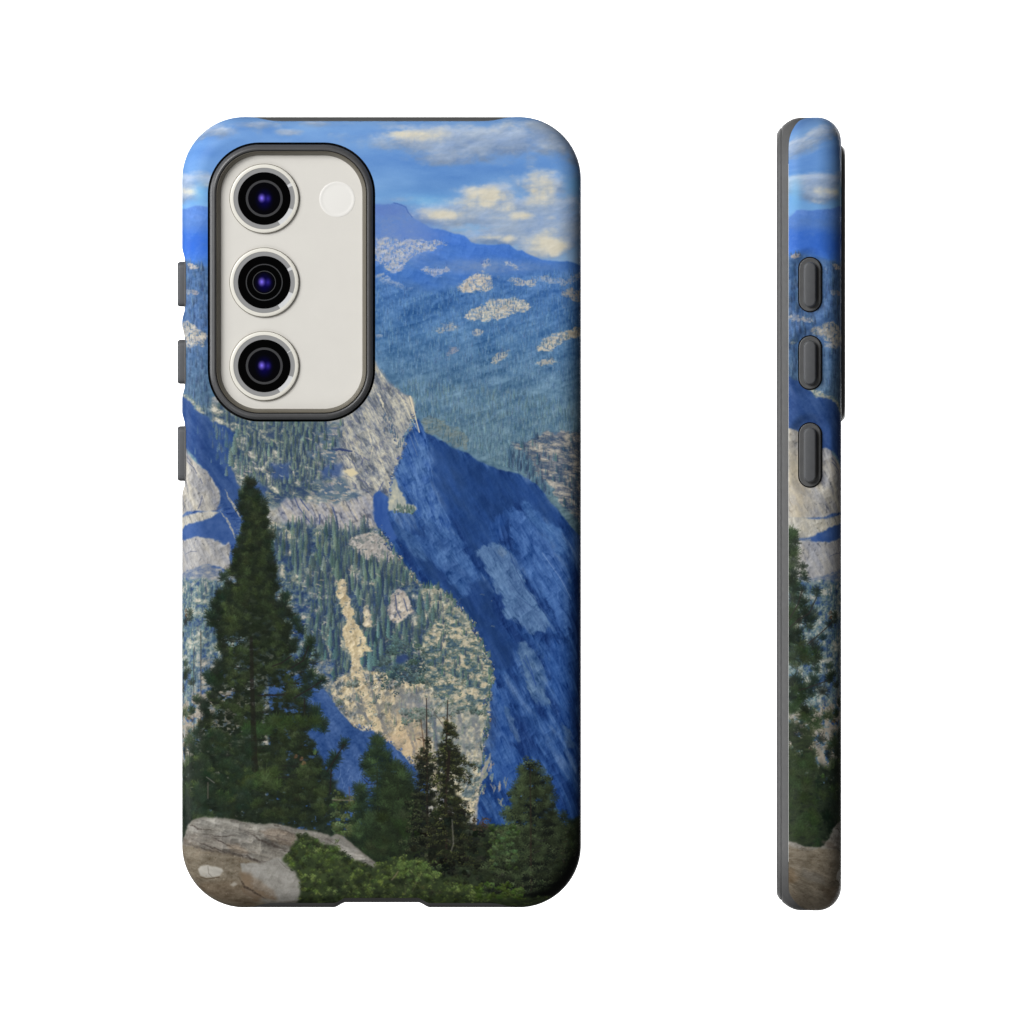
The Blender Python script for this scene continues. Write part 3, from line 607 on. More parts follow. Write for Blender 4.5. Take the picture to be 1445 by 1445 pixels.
        put(s2, mk*k*.85, np.clip(mix(fbm(s2, 4, 3, 2, seed+5), dark, (128, 132, 124)), 0, 1))
    scree([(488, 762), (506, 756), (528, 750), (542, 758), (554, 776), (566, 792), (574, 800), (556, 800), (540, 796), (520, 790), (504, 778)], 150, (150, 148, 146), (196, 184, 172))
    trees([(500, 790), (560, 800), (590, 826), (560, 830), (510, 820)], 60, 10, 24, 7, bcol, 9, .9)
    bc2 = lambda x, y: tone((84, 106, 102), 24)
    trees([(385, 800), (470, 830), (474, 880), (450, 960), (400, 950), (385, 880)], 70, 9, 20, 6, bc2, 8, .75)
    trees([(430, 850), (470, 835), (480, 900), (500, 960), (440, 985), (430, 930)], 90, 10, 24, 7, bc2, 8, .85)
    trees([(500, 835), (560, 826), (600, 880), (610, 930), (560, 950), (520, 940), (505, 890)], 120, 12, 28, 8, bc2, 8, .85)
    for k in range(60):
        x0 = 400+rs.rand()*190; y0 = 800+rs.rand()*140
        crack([(x0, y0), (x0+2+rs.rand()*6, y0+rs.randn()*2+1)], 1.5, jit((186, 176, 156), 14), .6, .8)
    for (x, y, h) in ((516, 934, 44), (523, 946, 40), (511, 940, 30), (529, 940, 34), (538, 925, 30), (474, 930, 36), (466, 915, 30), (470, 960, 34), (459, 945, 28), (548, 900, 26), (534, 900, 22)):
        con(x+4, y+1, h*.9, h*.3, (42, 60, 90), .75); con(x, y, h, h*.3, jit((82, 112, 110), 7), .9)
    scree([(480, 815), (486, 818), (490, 835), (498, 852), (500, 866), (504, 880), (510, 892), (520, 905), (524, 918), (514, 918), (508, 930), (516, 950), (506, 958), (500, 945), (494, 920), (486, 905), (484, 890), (488, 872), (480, 852), (474, 838)], 152, (186, 170, 140), (222, 202, 160), dk=.66)
    scree([(512, 858), (520, 850), (526, 872), (524, 888), (514, 880)], 154, dk=.6)
    scree([(546, 856), (552, 840), (558, 832), (566, 831), (574, 838), (580, 852), (586, 866), (576, 868), (566, 876), (558, 880), (550, 872)], 156, (142, 138, 138), (206, 194, 176), (72, 84, 114), 1.4, 1., .6)
    seg([(558, 840), (560, 860), (566, 872)], 2, (70, 82, 116), .7); seg([(570, 845), (575, 862)], 2, (74, 86, 118), .7)
    scree([(592, 832), (606, 830), (618, 829), (632, 840), (646, 854), (656, 868), (666, 884), (674, 902), (684, 922), (692, 940), (692, 960), (672, 950), (660, 930), (640, 915), (620, 895), (606, 870), (600, 850)], 158, (150, 150, 138), (202, 192, 160), (82, 104, 104), 2, .85, .47)
    trees([(590, 840), (625, 840), (655, 870), (680, 925), (690, 950), (640, 960), (590, 900)], 110, 7, 16, 6, bcol, 9, .85)
    con(592, 868, 34, 11, (82, 108, 104)); con(603, 862, 26, 8, (84, 112, 112)); con(597, 880, 20, 10, (76, 100, 104)); con(612, 878, 26, 9, (82, 106, 104))
    sc2 = [(470, 985), (462, 965), (480, 955), (500, 950), (520, 946), (540, 950), (556, 950), (566, 940), (590, 945), (602, 925), (612, 935), (640, 940), (664, 950), (690, 962), (690, 1000), (687, 1030), (682, 1058), (678, 1080), (676, 1130), (660, 1160), (600, 1100), (580, 1078), (560, 1062), (548, 1048), (530, 1042), (512, 1030), (498, 1022), (482, 1004)]
    scree(sc2, 160, (164, 156, 142), (216, 200, 162), (104, 116, 114), 1.2, .96, .56)
    sl, mk = poly(sc2, 1, 5, 2, 160)
    cr = sst(.78, .94, ridged(sl, 10, 5, 3, 165, 68)); put(sl, mk*cr*.55, col((104, 108, 116)))
    mottle([(600, 900), (660, 880), (690, 935), (694, 960), (688, 1000), (688, 1030), (680, 1060), (677, 1130), (640, 1130), (610, 1060), (600, 1000), (590, 960)], [(.1, (78, 98, 108)), (.35, (112, 124, 118)), (.55, (150, 150, 138)), (.75, (180, 174, 154)), (1, (206, 196, 164))], 8, 7, 420, .85, 2.8, rel=.14)
    mottle([(470, 985), (480, 958), (520, 948), (560, 950), (600, 960), (610, 1040), (600, 1098), (560, 1062), (530, 1042), (498, 1022)], [(.05, (82, 94, 106)), (.3, (122, 126, 124)), (.5, (158, 152, 138)), (.72, (186, 174, 148)), (1, (208, 192, 158))], 11, 8, 430, .9, 3.0, 60, rel=.16)
    mottle([(560, 1000), (580, 995), (604, 1040), (602, 1096), (575, 1072), (556, 1050)], [(.1, (132, 124, 116)), (.4, (176, 158, 132)), (.7, (204, 180, 142)), (1, (216, 196, 158))], 9, 12, 433, .6, 2., 70)
    scree([(500, 925), (508, 935), (514, 950), (520, 970), (530, 1000), (545, 1030), (528, 1030), (512, 1000), (500, 970), (494, 945)], 165, (178, 164, 138), (216, 198, 160), dk=.64)
    for pts in ([(520, 952), (528, 985), (540, 1020), (552, 1046)], [(556, 956), (566, 990), (572, 1030), (590, 1080)], [(600, 966), (606, 1010), (620, 1060), (630, 1110)], [(640, 950), (650, 1000), (656, 1060), (660, 1110)], [(498, 975), (510, 1000), (526, 1030)], [(668, 960), (672, 1010), (672, 1070)], [(580, 965), (588, 1000), (596, 1020)]):
        for q in range(3): crack([(x+rs.randn()*5, y+rs.randn()*5) for x, y in pts], 3.2, (84, 94, 110), .5, 2.5)
    for k in range(120):
        x = 480+rs.rand()*200; y = 950+rs.rand()*150
        if y > 985+(x-470)*.85+10: continue
        leafclump(x, y, 4+6*rs.rand(), jit((92, 108, 102), 10), .75, .8)
    for k in range(24):
        x = 500+rs.rand()*170; y = 955+rs.rand()*90
        if y > 975+(x-470)*.7: continue
        tcon(x, y, 8+9*rs.rand(), 5, jit((82, 104, 100), 9), .8)
    tint(565, 1010, 34, 44, (212, 186, 142), .3, seed=12, fine=6)
    tint(520, 1000, 30, 24, (196, 180, 146), .25, seed=13, fine=6)
    tint(570, 1050, 36, 18, (200, 172, 140), .35, seed=14, fine=6)
    tint(585, 995, 26, 18, (140, 144, 150), .5, seed=16, fine=6)
    tint(650, 1020, 40, 60, (170, 168, 156), .45, seed=17, fine=6)
    for (x, y, r, c) in ((588, 1012, 18, (106, 124, 114)), (598, 1004, 12, (108, 126, 116)), (575, 948, 26, (74, 98, 100)), (592, 958, 22, (78, 100, 100)), (560, 955, 20, (66, 90, 100)), (608, 962, 16, (88, 106, 102)), (600, 920, 14, (84, 104, 100)), (640, 950, 16, (96, 112, 100)), (655, 945, 14, (88, 110, 104)),
                         (560, 915, 22, (76, 100, 102)), (545, 935, 14, (78, 102, 104)), (620, 940, 12, (112, 120, 108)), (655, 1000, 14, (100, 122, 116)), (672, 1002, 12, (104, 122, 116)), (498, 968, 10, (110, 120, 112)), (478, 990, 9, (112, 122, 116)), (536, 1010, 6, (120, 124, 120))):
        for k in range(6): leafclump(x+rs.randn()*r*.45, y+rs.randn()*r*.25, r*.75, jit(c, 8), .85)
    for k in range(90):
        t = rs.rand(); x = 528+t*92+rs.randn()*5; y = 952-t*18+rs.randn()*13+10*math.sin(t*9)
        leafclump(x, y, 6+7*rs.rand(), jit(rs.rand() < .4 and (56, 80, 92) or (84, 106, 100), 9), .85, .9)
    for k in range(34):
        t = rs.rand(); x = 440+t*90; y = 968+rs.randn()*16
        leafclump(x, y, 4+5*rs.rand(), jit((96, 112, 108), 10), .75, .8)
    s2, mk = poly([(560, 925), (574, 922), (578, 932), (566, 937), (558, 934)], 1.5, 4, 2, 171); put(s2, mk*.85, col((44, 66, 114)))
    mottle([(604, 885), (640, 862), (670, 895), (692, 940), (694, 960), (688, 1000), (640, 1000), (606, 970), (596, 930)], [(.05, (60, 86, 104)), (.3, (88, 108, 106)), (.5, (122, 130, 118)), (.72, (170, 164, 146)), (1, (206, 192, 160))], 9, 5, 490, .85, 2.8, 8, rel=.12)
    for k in range(110):
        x = 600+rs.rand()*88; y = 880+rs.rand()*130
        if x-600 < (900-y)*.5+20 or x > 640+(y-860)*.6: continue
        leafclump(x, y, 3+4*rs.rand(), jit((92, 112, 102), 10), .7, .8)
    for k in range(26):
        x = 610+rs.rand()*70; y = 880+rs.rand()*95
        if x > 636+(y-860)*.55: continue
        tcon(x, y, 7+9*rs.rand(), 5, jit((84, 108, 102), 9), .8)
    con(691, 970, 26, 7, (120, 138, 112)); 
    # ragged rims: scrub and scraps of rock along the edges of the sunlit ridge
    def along(pts, n, fn):
        L = [math.hypot(pts[i+1][0]-pts[i][0], pts[i+1][1]-pts[i][1]) for i in range(len(pts)-1)]
        for k in range(n):
            d = rs.rand()*sum(L); i = 0
            while i < len(L)-1 and d > L[i]: d -= L[i]; i += 1
            t = d/L[i]; fn(pts[i][0]+(pts[i+1][0]-pts[i][0])*t, pts[i][1]+(pts[i+1][1]-pts[i][1])*t)
    rim = [(540, 752), (552, 774), (566, 790), (580, 812), (596, 827), (616, 828), (634, 842), (655, 864), (672, 892), (690, 934), (694, 955), (688, 1000), (687, 1030), (681, 1060), (677, 1120)]
    def rimfn(x, y):
        v = rs.rand(); o = rs.randn()*2.2
        if v < .45: con(x+o, y+3, 5+8*rs.rand(), 3.6, jit((82, 106, 100), 10), .9)
        elif v < .75: leafclump(x+o, y+rs.randn()*2, 3+3*rs.rand(), jit((186, 178, 154), 14), .85, .9)
        else: leafclump(x+o, y+rs.randn()*2, 4+3*rs.rand(), jit((50, 74, 124), 10), .85, .9)
    along(rim, 190, rimfn)
    along([(470, 990), (482, 1006), (498, 1024), (512, 1032), (524, 1030), (540, 1042), (556, 1052), (566, 1062), (580, 1078), (600, 1098)], 60, lambda x, y: leafclump(x+rs.randn()*2, y-1+rs.randn()*2.5, 3+3*rs.rand(), jit(rs.rand() < .5 and (176, 162, 140) or (66, 94, 150), 12), .8, .9))
    along([(585, 583), (577, 604), (571, 612), (569, 634), (560, 656), (551, 681), (549, 700)], 40, lambda x, y: leafclump(x+rs.randn()*1.5, y+rs.randn()*2, 2.5+3*rs.rand(), jit(rs.rand() < .5 and (178, 174, 160) or (66, 92, 146), 12), .8, .9))
    # torn sunlit scraps in the blue wall
    for pts, w in (([(692, 1066), (688, 1078), (683, 1092), (678, 1106)], 5.), ([(678, 1058), (677, 1078)], 3.), ([(694, 1074), (690, 1090)], 2.6), ([(694, 1092), (694, 1102)], 2.4), ([(698, 1108), (697, 1118)], 2.4), ([(706, 1104), (705, 1115)], 3.2), ([(714, 1100), (714, 1107)], 2.), ([(704, 1127), (708, 1136)], 3.), ([(684, 1108), (682, 1118)], 2.4)):
        for q in range(3): crack([(x+rs.randn()*1.5, y+rs.randn()*1.5) for x, y in pts], w*.7, jit((158, 158, 142), 16), .75, 1.6)
    mottle([(280, 930), (470, 930), (470, 1150), (280, 1150)], [(.1, (44, 70, 118)), (.4, (84, 104, 124)), (.7, (130, 134, 130)), (1, (178, 170, 156))], 12, 9, 485, 1., 2.)
    # blue shadow valley under the scree
    bl = [(395, 930), (410, 955), (432, 945), (446, 960), (460, 975), (470, 990), (482, 1006), (498, 1024), (512, 1032), (524, 1030), (540, 1042), (556, 1052), (566, 1062), (580, 1078), (596, 1092), (606, 1106), (600, 1190), (380, 1190), (380, 950)]
    sl, mk = poly(bl, 1, 5, 1, 176)
    n = fbm(sl, 30, 9, 4, 177, 58)
    put(sl, mk, np.clip(mix(np.clip(n*1.5-.25, 0, 1), (36, 68, 122), (74, 103, 154))+((fbm(sl, 3, 3, 2, 178)-.5)*.12)[..., None], 0, 1))
    for k in range(40):
        x0 = 450+rs.rand()*70; y0 = 1080+rs.rand()*60
        seg([(x0, y0), (x0-2+rs.randn()*2, y0+5+5*rs.rand())], .7, (148, 168, 204), .4)
    # ================================================================ NEAR TREES
    DK = (34, 48, 36)
    def pine(cx, top, bot, prof, tr=2.4, green=(48, 68, 42), dark=(24, 34, 28), size=13, dens=1., seed=0, lean=0., trunk=(40, 34, 28), gaps=()):
        r = np.random.RandomState(seed)
        pts = [(cx+lean*k/8., top+(bot-top)*k/8.) for k in range(9)]
        ys = [p[0] for p in prof]
        def inside(x, y): return any(((x-g[0])/g[2])**2+((y-g[1])/g[3])**2 < 1 for g in gaps)
        seg(pts, .8, trunk, 1., tr*2)
        y = top; items = []
        while y < bot:
            L = np.interp(y, ys, [p[1] for p in prof]); R = np.interp(y, ys, [p[2] for p in prof])
            f = (y-top)/(bot-top); x0 = cx+lean*f
            for sgn, W in ((-1, L), (1, R)):
                W = W*(.72+.36*r.rand())
                if W < 1: continue
                k = max(1, int(W/(size*.36)*dens))
                rise = W*(.10+.25*r.rand())
                pr = [(x0, y+3), (x0+sgn*W*.55, y+3+W*.06), (x0+sgn*W*.92, y-rise+2)]
                if W > 14: seg(pr, 1.5, (34, 30, 26), .8, .6)
                for q in range(k):
                    t = (q+.4+.6*r.rand())/k
                    xx_ = x0+sgn*W*t; yy_ = y+3+W*.06*min(1, t*1.8)-rise*max(0, t-.5)*2+r.randn()*size*.2
                    if inside(xx_, yy_): continue
                    items.append((yy_, xx_, sgn*(18+30*t), t))
            y += size*.30/max(.35, dens)*(.75+.5*r.rand())
        r.shuffle(items)
        for (yy_, xx_, up, t) in items:
            v = r.rand()
            cc = np.array(dark)*(1-v)+np.array(green)*v
            if r.rand() < .10: cc = np.array(green)*1.25
            needles(xx_, yy_, size*(.7+.55*r.rand()), tuple(cc), up*(.5+r.rand()), .93)
    # pale ground seen through the lower branches on the left
    s2, mk = poly([(217, 985), (262, 990), (290, 965), (345, 975), (350, 1110), (217, 1130)], 3, 8, 5, 180)
    n = fbm(s2, 7, 6, 4, 181); put(s2, mk*.9*sst(.38, .5, n), np.clip(mix(fbm(s2, 4, 4, 3, 182), (120, 112, 100), (184, 174, 158)), 0, 1))
    for (x, y0, y1, w) in ((284, 890, 1120, 1.3), (274, 915, 1120, 1.1), (334, 1090, 1160, 2.5), (268, 1060, 1160, 2.)): seg([(x, y0), (x+.5, y1)], w, (62, 58, 54), .8)
    # dark mass of trees along the bottom
    s2, mk = poly([(172, 1072), (262, 1075), (300, 1062), (350, 1050), (420, 1062), (466, 1080), (478, 1112), (500, 1140), (520, 1172), (600, 1160), (700, 1166), (830, 1150), (868, 1150), (868, 1352), (172, 1352)], 5, 10, 3, 184)
    n = fbm(s2, 8, 7, 4, 185); put(s2, mk*.97*sst(.26, .40, n), np.clip(mix(fbm(s2, 4, 4, 4, 186), (18, 25, 21), (50, 62, 44)), 0, 1))
    s2, mk = poly([(490, 1172), (560, 1150), (640, 1160), (720, 1170), (868, 1150), (868, 1352), (480, 1352)], 4, 9, 3, 187)
    put(s2, mk, np.clip(mix(fbm(s2, 7, 7, 4, 188), (18, 26, 20), (58, 68, 46)), 0, 1))
    # the big pine
    prof = [(684, 2, 3), (696, 8, 9), (712, 13, 14), (735, 15, 20), (755, 15, 28), (775, 22, 30), (790, 32, 34), (812, 40, 38), (835, 46, 44), (855, 56, 52), (875, 62, 62), (900, 56, 66), (930, 54, 78), (955, 60, 84), (985, 72, 92), (1010, 78, 96), (1040, 88, 100), (1070, 92, 104), (1100, 96, 110), (1140, 96, 118), (1160, 96, 120)]
    gaps = [(300, 880, 9, 22), (330, 905, 14, 9), (342, 945, 9, 7), (424, 946, 16, 14), (425, 966, 14, 10), (352, 965, 7, 8), (388, 975, 18, 9), (376, 995, 9, 13), (325, 980, 12, 12), (412, 1000, 10, 6), (302, 1000, 8, 12), (395, 835, 6, 12), (308, 850, 7, 10), (332, 820, 7, 10), (410, 870, 9, 10), (335, 1050, 12, 7), (372, 1048, 9, 8), (318, 1066, 9, 7), (412, 1078, 10, 10), (405, 1090, 14, 8), (440, 1000, 6, 10), (290, 1040, 10, 8), (445, 930, 8, 10)]
    sil = [(350, 682), (346, 690), (341, 701), (338, 714), (341, 724), (341, 742), (340, 758), (336, 771), (328, 776), (326, 790), (322, 800), (321, 822), (316, 834), (304, 838), (300, 850), (303, 862), (292, 868), (294, 882), (301, 892), (304, 912), (312, 922), (306, 938), (303, 948), (292, 949), (292, 960), (297, 970), (290, 982), (282, 990), (281, 1002), (287, 1012), (277, 1020), (270, 1036), (264, 1052), (262, 1080), (262, 1160), (440, 1168), (474, 1160), (476, 1130), (470, 1100), (462, 1074), (452, 1050), (440, 1036), (448, 1020), (450, 1008), (440, 1000), (430, 986), (436, 972), (440, 958), (428, 940), (412, 930), (418, 914), (424, 904), (414, 896), (420, 886), (420, 866), (410, 862), (396, 856), (391, 846), (395, 828), (395, 808), (391, 796), (387, 784), (384, 768), (386, 754), (383, 738), (380, 724), (373, 711), (364, 699), (357, 691), (353, 683)]
    sil = [(354+(x-354)*(.84 if y < 800 else .88 if y < 900 else .93), y) for x, y in sil]
    s2, mk = poly(sil, 2.6, 5, 2, 500)
    hole = np.zeros(mk.shape, np.float32)
    for q in gaps:
        hole = np.maximum(hole, np.clip(1.4-np.sqrt(((X[s2]-q[0])/(q[2]*1.15))**2+((Y[s2]-q[1])/(q[3]*.9))**2), 0, 1))
    hn = fbm(s2, 6, 5, 4, 503)
    low_ = np.clip((Y[s2]-820)/300., 0, 1)
    op_ = 1-np.clip(sst(.35, .6, hole*.8+(fbm(s2, 7, 4, 5, 503, 0, .75)-.5)*3.2*np.minimum(1, hole*2)), 0, 1)*.95
    op_ = op_*(1-sst(.56, .66, fbm(s2, 6, 4, 4, 505)+.05*low_)*.85*low_)
    put(s2, mk*op_, np.clip(mix(fbm(s2, 7, 6, 4, 507), (15, 22, 18), (44, 54, 36)), 0, 1))
    def inpoly(x, y, pts):
        ins = False; k = len(pts)
        for q in range(k):
            a, b = pts[q]; c, d = pts[(q+1) % k]
            if (b > y) != (d > y) and x < (c-a)*(y-b)/(d-b)+a: ins = not ins
        return ins
    # limbs turning up at their ends, each ending in tufts
    for k in range(400):
        y = 690+rs.rand()**.8*470
        row = [x for x in range(255, 480, 3) if inpoly(x, y, sil)]
        if not row: continue
        x = row[0]+(row[-1]-row[0])*rs.rand()
        if any(((x-q[0])/q[2])**2+((y-q[1])/q[3])**2 < .75+.45*rs.rand() for q in gaps): continue
        sg = -1 if x < 355 else 1
        e = abs(x-355)/max(6., (355-row[0]) if sg < 0 else (row[-1]-355))
        v = min(1, .25+.75*rs.rand())*(.75+.45*e)
        v = min(1.25, v*(1.12 if x < 356 else .92)*(1.3 if rs.rand() < .18 else 1.))
        cc = (20+42*v, 27+49*v, 21+24*v)
        n_ = 8+5*rs.rand()
        if e > .8: x -= sg*4
        for q in range(3):
            needles(x+sg*q*2.4+rs.randn()*2, y-q*2.2+rs.randn()*2, n_*(1-.12*q), jit(cc, 4), sg*(12+22*e)+rs.randn()*12, .9)
    for q in gaps:
        for k in range(2):
            yy_ = q[1]+rs.randn()*q[3]*.5; sg = -1 if q[0] < 355 else 1
            crack([(q[0]-sg*q[2]*1.4, yy_), (q[0], yy_-1+rs.randn()), (q[0]+sg*q[2]*1.3, yy_-3-3*rs.rand())], 1.3, (32, 33, 30), .85, .6)
            needles(q[0]+sg*q[2]*(rs.rand()*1.6-.8), yy_-2, 6+4*rs.rand(), jit((34, 45, 34), 5), sg*30, .85)
    pts_ = [p for p in sil if p[1] < 1090]
    for k in range(len(pts_)):
        x, y = pts_[k]
        o_ = rs.rand()*9-2.5
        for q in range(3): needles(x+rs.randn()*1.5+(o_ if x < 355 else -o_), y-q*3+rs.randn()*2+2, 8+5*rs.rand(), jit((33, 43, 32), 6), (-22 if x < 352 else 22)+rs.randn()*14, .9)
    for (x, y, n_) in ((317, 812, 12), (312, 838, 12), (303, 850, 13), (298, 866, 14), (404, 838, 13), (400, 850, 14), (396, 862, 13), (418, 872, 13), (422, 884, 13), (437, 900, 13), (436, 912, 14), (430, 930, 14), (421, 940, 12), (446, 962, 14), (440, 950, 14), (428, 936, 14), (455, 955, 11), (432, 975, 15), (446, 1000, 14), (448, 1010, 13), (456, 1024, 12), (458, 1016, 11), (486, 1048, 12), (472, 1066, 14), (468, 1076, 14), (462, 1090, 14), (262, 935, 11), (263, 948, 10), (292, 950, 12), (300, 958, 12), (278, 985, 10), (270, 1000, 10)):
        needles(x, y, n_, jit((38, 54, 36), 5), 15 if x > 355 else -15); needles(x+rs.randn()*3, y+4, n_, jit((28, 42, 32), 5), 0)
    for pts in ([(436, 912), (428, 932), (412, 942)], [(486, 1050), (476, 1066), (462, 1088)], [(455, 960), (440, 970), (415, 985)], [(430, 985), (430, 1010)], [(468, 1085), (466, 1120)], [(412, 925), (398, 935), (385, 940)], [(365, 981), (385, 981), (402, 980)]):
        seg(pts, 1.6, (34, 30, 30), .9)
    for k in range(26): needles(340+rs.rand()*52, 1086+rs.rand()*22, 15, jit((60, 76, 42), 7), rs.randn()*30, .8)
    for k in range(30): needles(380+rs.rand()*70, 1014+rs.rand()*10, 14, jit((50, 66, 36), 6), rs.randn()*30, .8)
    for k in range(14): needles(345+rs.rand()*34, 1024+rs.rand()*10, 14, jit((52, 74, 42), 6), rs.randn()*30, .9)
    seg([(355, 900), (356, 960), (358, 1020), (360, 1085)], 4, (28, 25, 22), .55, 9)
    for (x, y, c) in ((266, 1012, (104, 82, 54)), (264, 868, (112, 84, 66)), (290, 1086, (92, 98, 58)), (446, 1060, (80, 106, 56)), (258, 1090, (80, 100, 58)), (262, 1078, (76, 96, 56)), (424, 1070, (120, 86, 64))):
        for k in range(3): leafclump(x+rs.randn()*3, y+rs.randn()*3, 5, jit(c, 8), .6)
    for k in range(0):
        x = 264+rs.rand()*90; y = 1000+rs.rand()*105
        leafclump(x, y, 2.5+3*rs.rand(), jit(rs.rand() < .6 and (186, 176, 160) or (150, 134, 112), 14), .55, 1.1)
    for k in range(160): needles(262+rs.rand()*95, 1030+rs.rand()*120, 10+4*rs.rand(), jit((36, 52, 38), 7), rs.randn()*40, .55)
    # scrub at the right foot of the pine
    for k in range(70): leafclump(470+rs.rand()*36, 1118+rs.rand()*60, 6+5*rs.rand(), jit((76, 92, 56), 12), .8)
    seg([(470, 1128), (498, 1129)], 1.6, (128, 116, 106), .6); seg([(493, 1110), (494, 1130)], 1.4, (86, 72, 80), .6)
    seg([(292, 1096), (303, 1104)], 1.6, (120, 116, 112), .6); seg([(294, 1104), (294, 1126)], 1.6, (96, 88, 82), .7)
    # second pine
    prof = [(1040, 2, 2), (1050, 8, 9), (1062, 14, 14), (1080, 24, 20), (1100, 28, 32), (1130, 32, 48), (1160, 34, 58), (1200, 38, 66)]
    pine(532, 1038, 1206, prof, 2.2, (54, 72, 44), (24, 36, 28), 14, .85, 5, 2, gaps=[(516, 1098, 5, 9), (524, 1112, 5, 12), (542, 1090, 4, 8), (521, 1138, 5, 8)])
    pine(562, 1072, 1206, [(1072, 4, 5), (1090, 16, 14), (1120, 24, 26), (1200, 40, 40)], 2.2, (50, 66, 40), (28, 36, 26), 14, .85, 6, 0)
    for k in range(30): needles(520+rs.rand()*70, 1140+rs.rand()*60, 14, jit((46, 60, 36), 7), rs.randn()*30, .8)
    # two half-dead firs
    def fir(cx, top, bot, prof, green, dark, seed, trw=2., start=0):
        r = np.random.RandomState(seed)
        pg = [(cx-.72*q[1], q[0]+4) for q in prof]+[(cx+.72*q[2], q[0]+4) for q in prof[::-1]]
        s2, mk = poly(pg, 2.5, 5, 2, 300+seed)
        put(s2, mk*sst(.40, .56, fbm(s2, 9, 4, 4, 301+seed))*.9, np.clip(mix(fbm(s2, 4, 2.4, 3, 305), dark, green), 0, 1))
        seg([(cx, top), (cx, (top+bot)/2), (cx-1, bot)], 1.2, (48, 40, 36), .95, trw*1.6)
        y = prof[0][0]
        while y < bot:
            L = np.interp(y, [p[0] for p in prof], [p[1] for p in prof]); R = np.interp(y, [p[0] for p in prof], [p[2] for p in prof])
            for sgn, W in ((-1, L), (1, R)):
                W *= .55+.55*r.rand()
                if W < 2: continue
                dr = W*(.18+.25*r.rand())
                seg([(cx, y), (cx+sgn*W*.5, y+dr*.35), (cx+sgn*W, y+dr)], 1.1, (44, 38, 32), .8, .5)
                for q in range(int(W/2.0)+1):
                    t = r.rand()**.8; v = r.rand()
                    cc = np.array(dark)*(1-v)+np.array(green)*v
                    leafclump(cx+sgn*W*t, y+dr*t+r.rand()*2.2, 3+3*r.rand(), tuple(cc), .85, .8)
            y += 4.2+3.5*r.rand()
    seg([(602, 985), (603, 1170)], 1.2, (52, 45, 42), .95, 4.5); seg([(632, 988), (629, 1080), (628, 1200)], 1.2, (46, 38, 34), .95, 5)
    layered(603, 1040, 1195, [(1040, 5, 3), (1052, 12, 4), (1066, 20, 7), (1080, 24, 14), (1100, 20, 14), (1120, 26, 16), (1150, 32, 26), (1195, 40, 36)], (62, 68, 46), (28, 32, 26), 21, 8., .10, .05, .62, 6.)
    layered(630, 1022, 1215, [(1012, 3, 4), (1024, 5, 14), (1034, 6, 24), (1040, 7, 12), (1052, 18, 22), (1066, 28, 42), (1078, 20, 36), (1094, 20, 38), (1112, 16, 24), (1132, 20, 36), (1152, 30, 42), (1215, 42, 46)], (76, 82, 46), (32, 36, 26), 22, 9., .24, .0, .62, 6.)
    for (x, y) in ((629, 1014), (632, 1018), (630, 1026), (634, 1012), (628, 1036), (594, 1042), (588, 1044), (598, 1046)):
        leafclump(x+rs.randn()*1.5, y, 4.5, jit((88, 68, 48), 8), .8, .8)
    seg([(594, 1015), (597, 1040), (599, 1060)], 1.3, (92, 70, 56), .8)
    seg([(613, 1006), (622, 1018), (627, 1026)], 1.2, (84, 76, 76), .7)
    for k in range(14): leafclump(586+rs.rand()*20, 1058+rs.rand()*14, 5, jit((66, 58, 42), 8), .7, .8)
    for k in range(26): leafclump(668+rs.rand()*24, 1156+rs.rand()*18, 6, jit((72, 58, 46), 8), .8, .8)
    for k in range(240):
        x = 585+rs.rand()*130; y = 1130+rs.rand()*110
        if y < 1165 and x > 660 and y < 1180: continue
        leafclump(x, y, 6+6*rs.rand(), jit(rs.choice([0, 1]) and (48, 54, 38) or (22, 26, 21), 8), .75)
    seg([(638, 1156), (640, 1190), (637, 1200)], 2, (120, 116, 108), .55); seg([(634, 1060), (632, 1100)], 4, (34, 28, 26), .8)
    # right-hand pine
    prof = [(1072, 6, 12), (1084, 14, 16), (1100, 20, 24), (1112, 24, 28), (1122, 30, 36), (1134, 28, 30), (1146, 44, 46), (1160, 36, 50), (1175, 40, 56), (1195, 52, 62), (1220, 64, 64), (1260, 70, 60)]
    layered(749, 1074, 1262, [(q[0], q[1]*1.04, q[2]*1.04) for q in prof], (74, 86, 58), (22, 28, 22), 23, 12., .04, .16, .74, 9.5)
    for k in range(240):
        yy_ = 1082+rs.rand()**.8*160
        wl = np.interp(yy_, [q[0] for q in prof], [q[1] for q in prof]); wr = np.interp(yy_, [q[0] for q in prof], [q[2] for q in prof])
        sg = -1 if rs.rand() < .5 else 1; t = rs.rand()**.75
        lit = (1.08-.25*sg*t-.25*max(0, (yy_-1180)/80))*(.5+.75*rs.rand())
        needles(749+sg*t*(wl if sg < 0 else wr), yy_, 8+5*rs.rand(), (58*lit, 70*lit, 46*lit), sg*(10+40*t)+rs.randn()*15, .8)
    for k in range(110): leafclump(684+rs.rand()*120, 1195+rs.rand()*66, 6+5*rs.rand(), jit((40, 48, 34), 10), .6, .8)
    for k in range(60): leafclump(690+rs.rand()*40, 1165+rs.rand()*60, 6+4*rs.rand(), jit((66, 86, 50), 10), .7)
    seg([(748, 1090), (749, 1150), (749, 1220)], 1.6, (44, 36, 30), .5, 3)
    for pts in ([(752, 1182), (764, 1186), (772, 1184)], [(752, 1196), (766, 1192)], [(752, 1204), (762, 1200)]): seg(pts, 1, (40, 40, 40), .7)
    s2, mk = poly([(836, 1120), (822, 1160), (812, 1200), (792, 1235), (770, 1255), (745, 1264), (720, 1272), (720, 1352), (868, 1352), (868, 1120)], 5, 9, 8, 190)
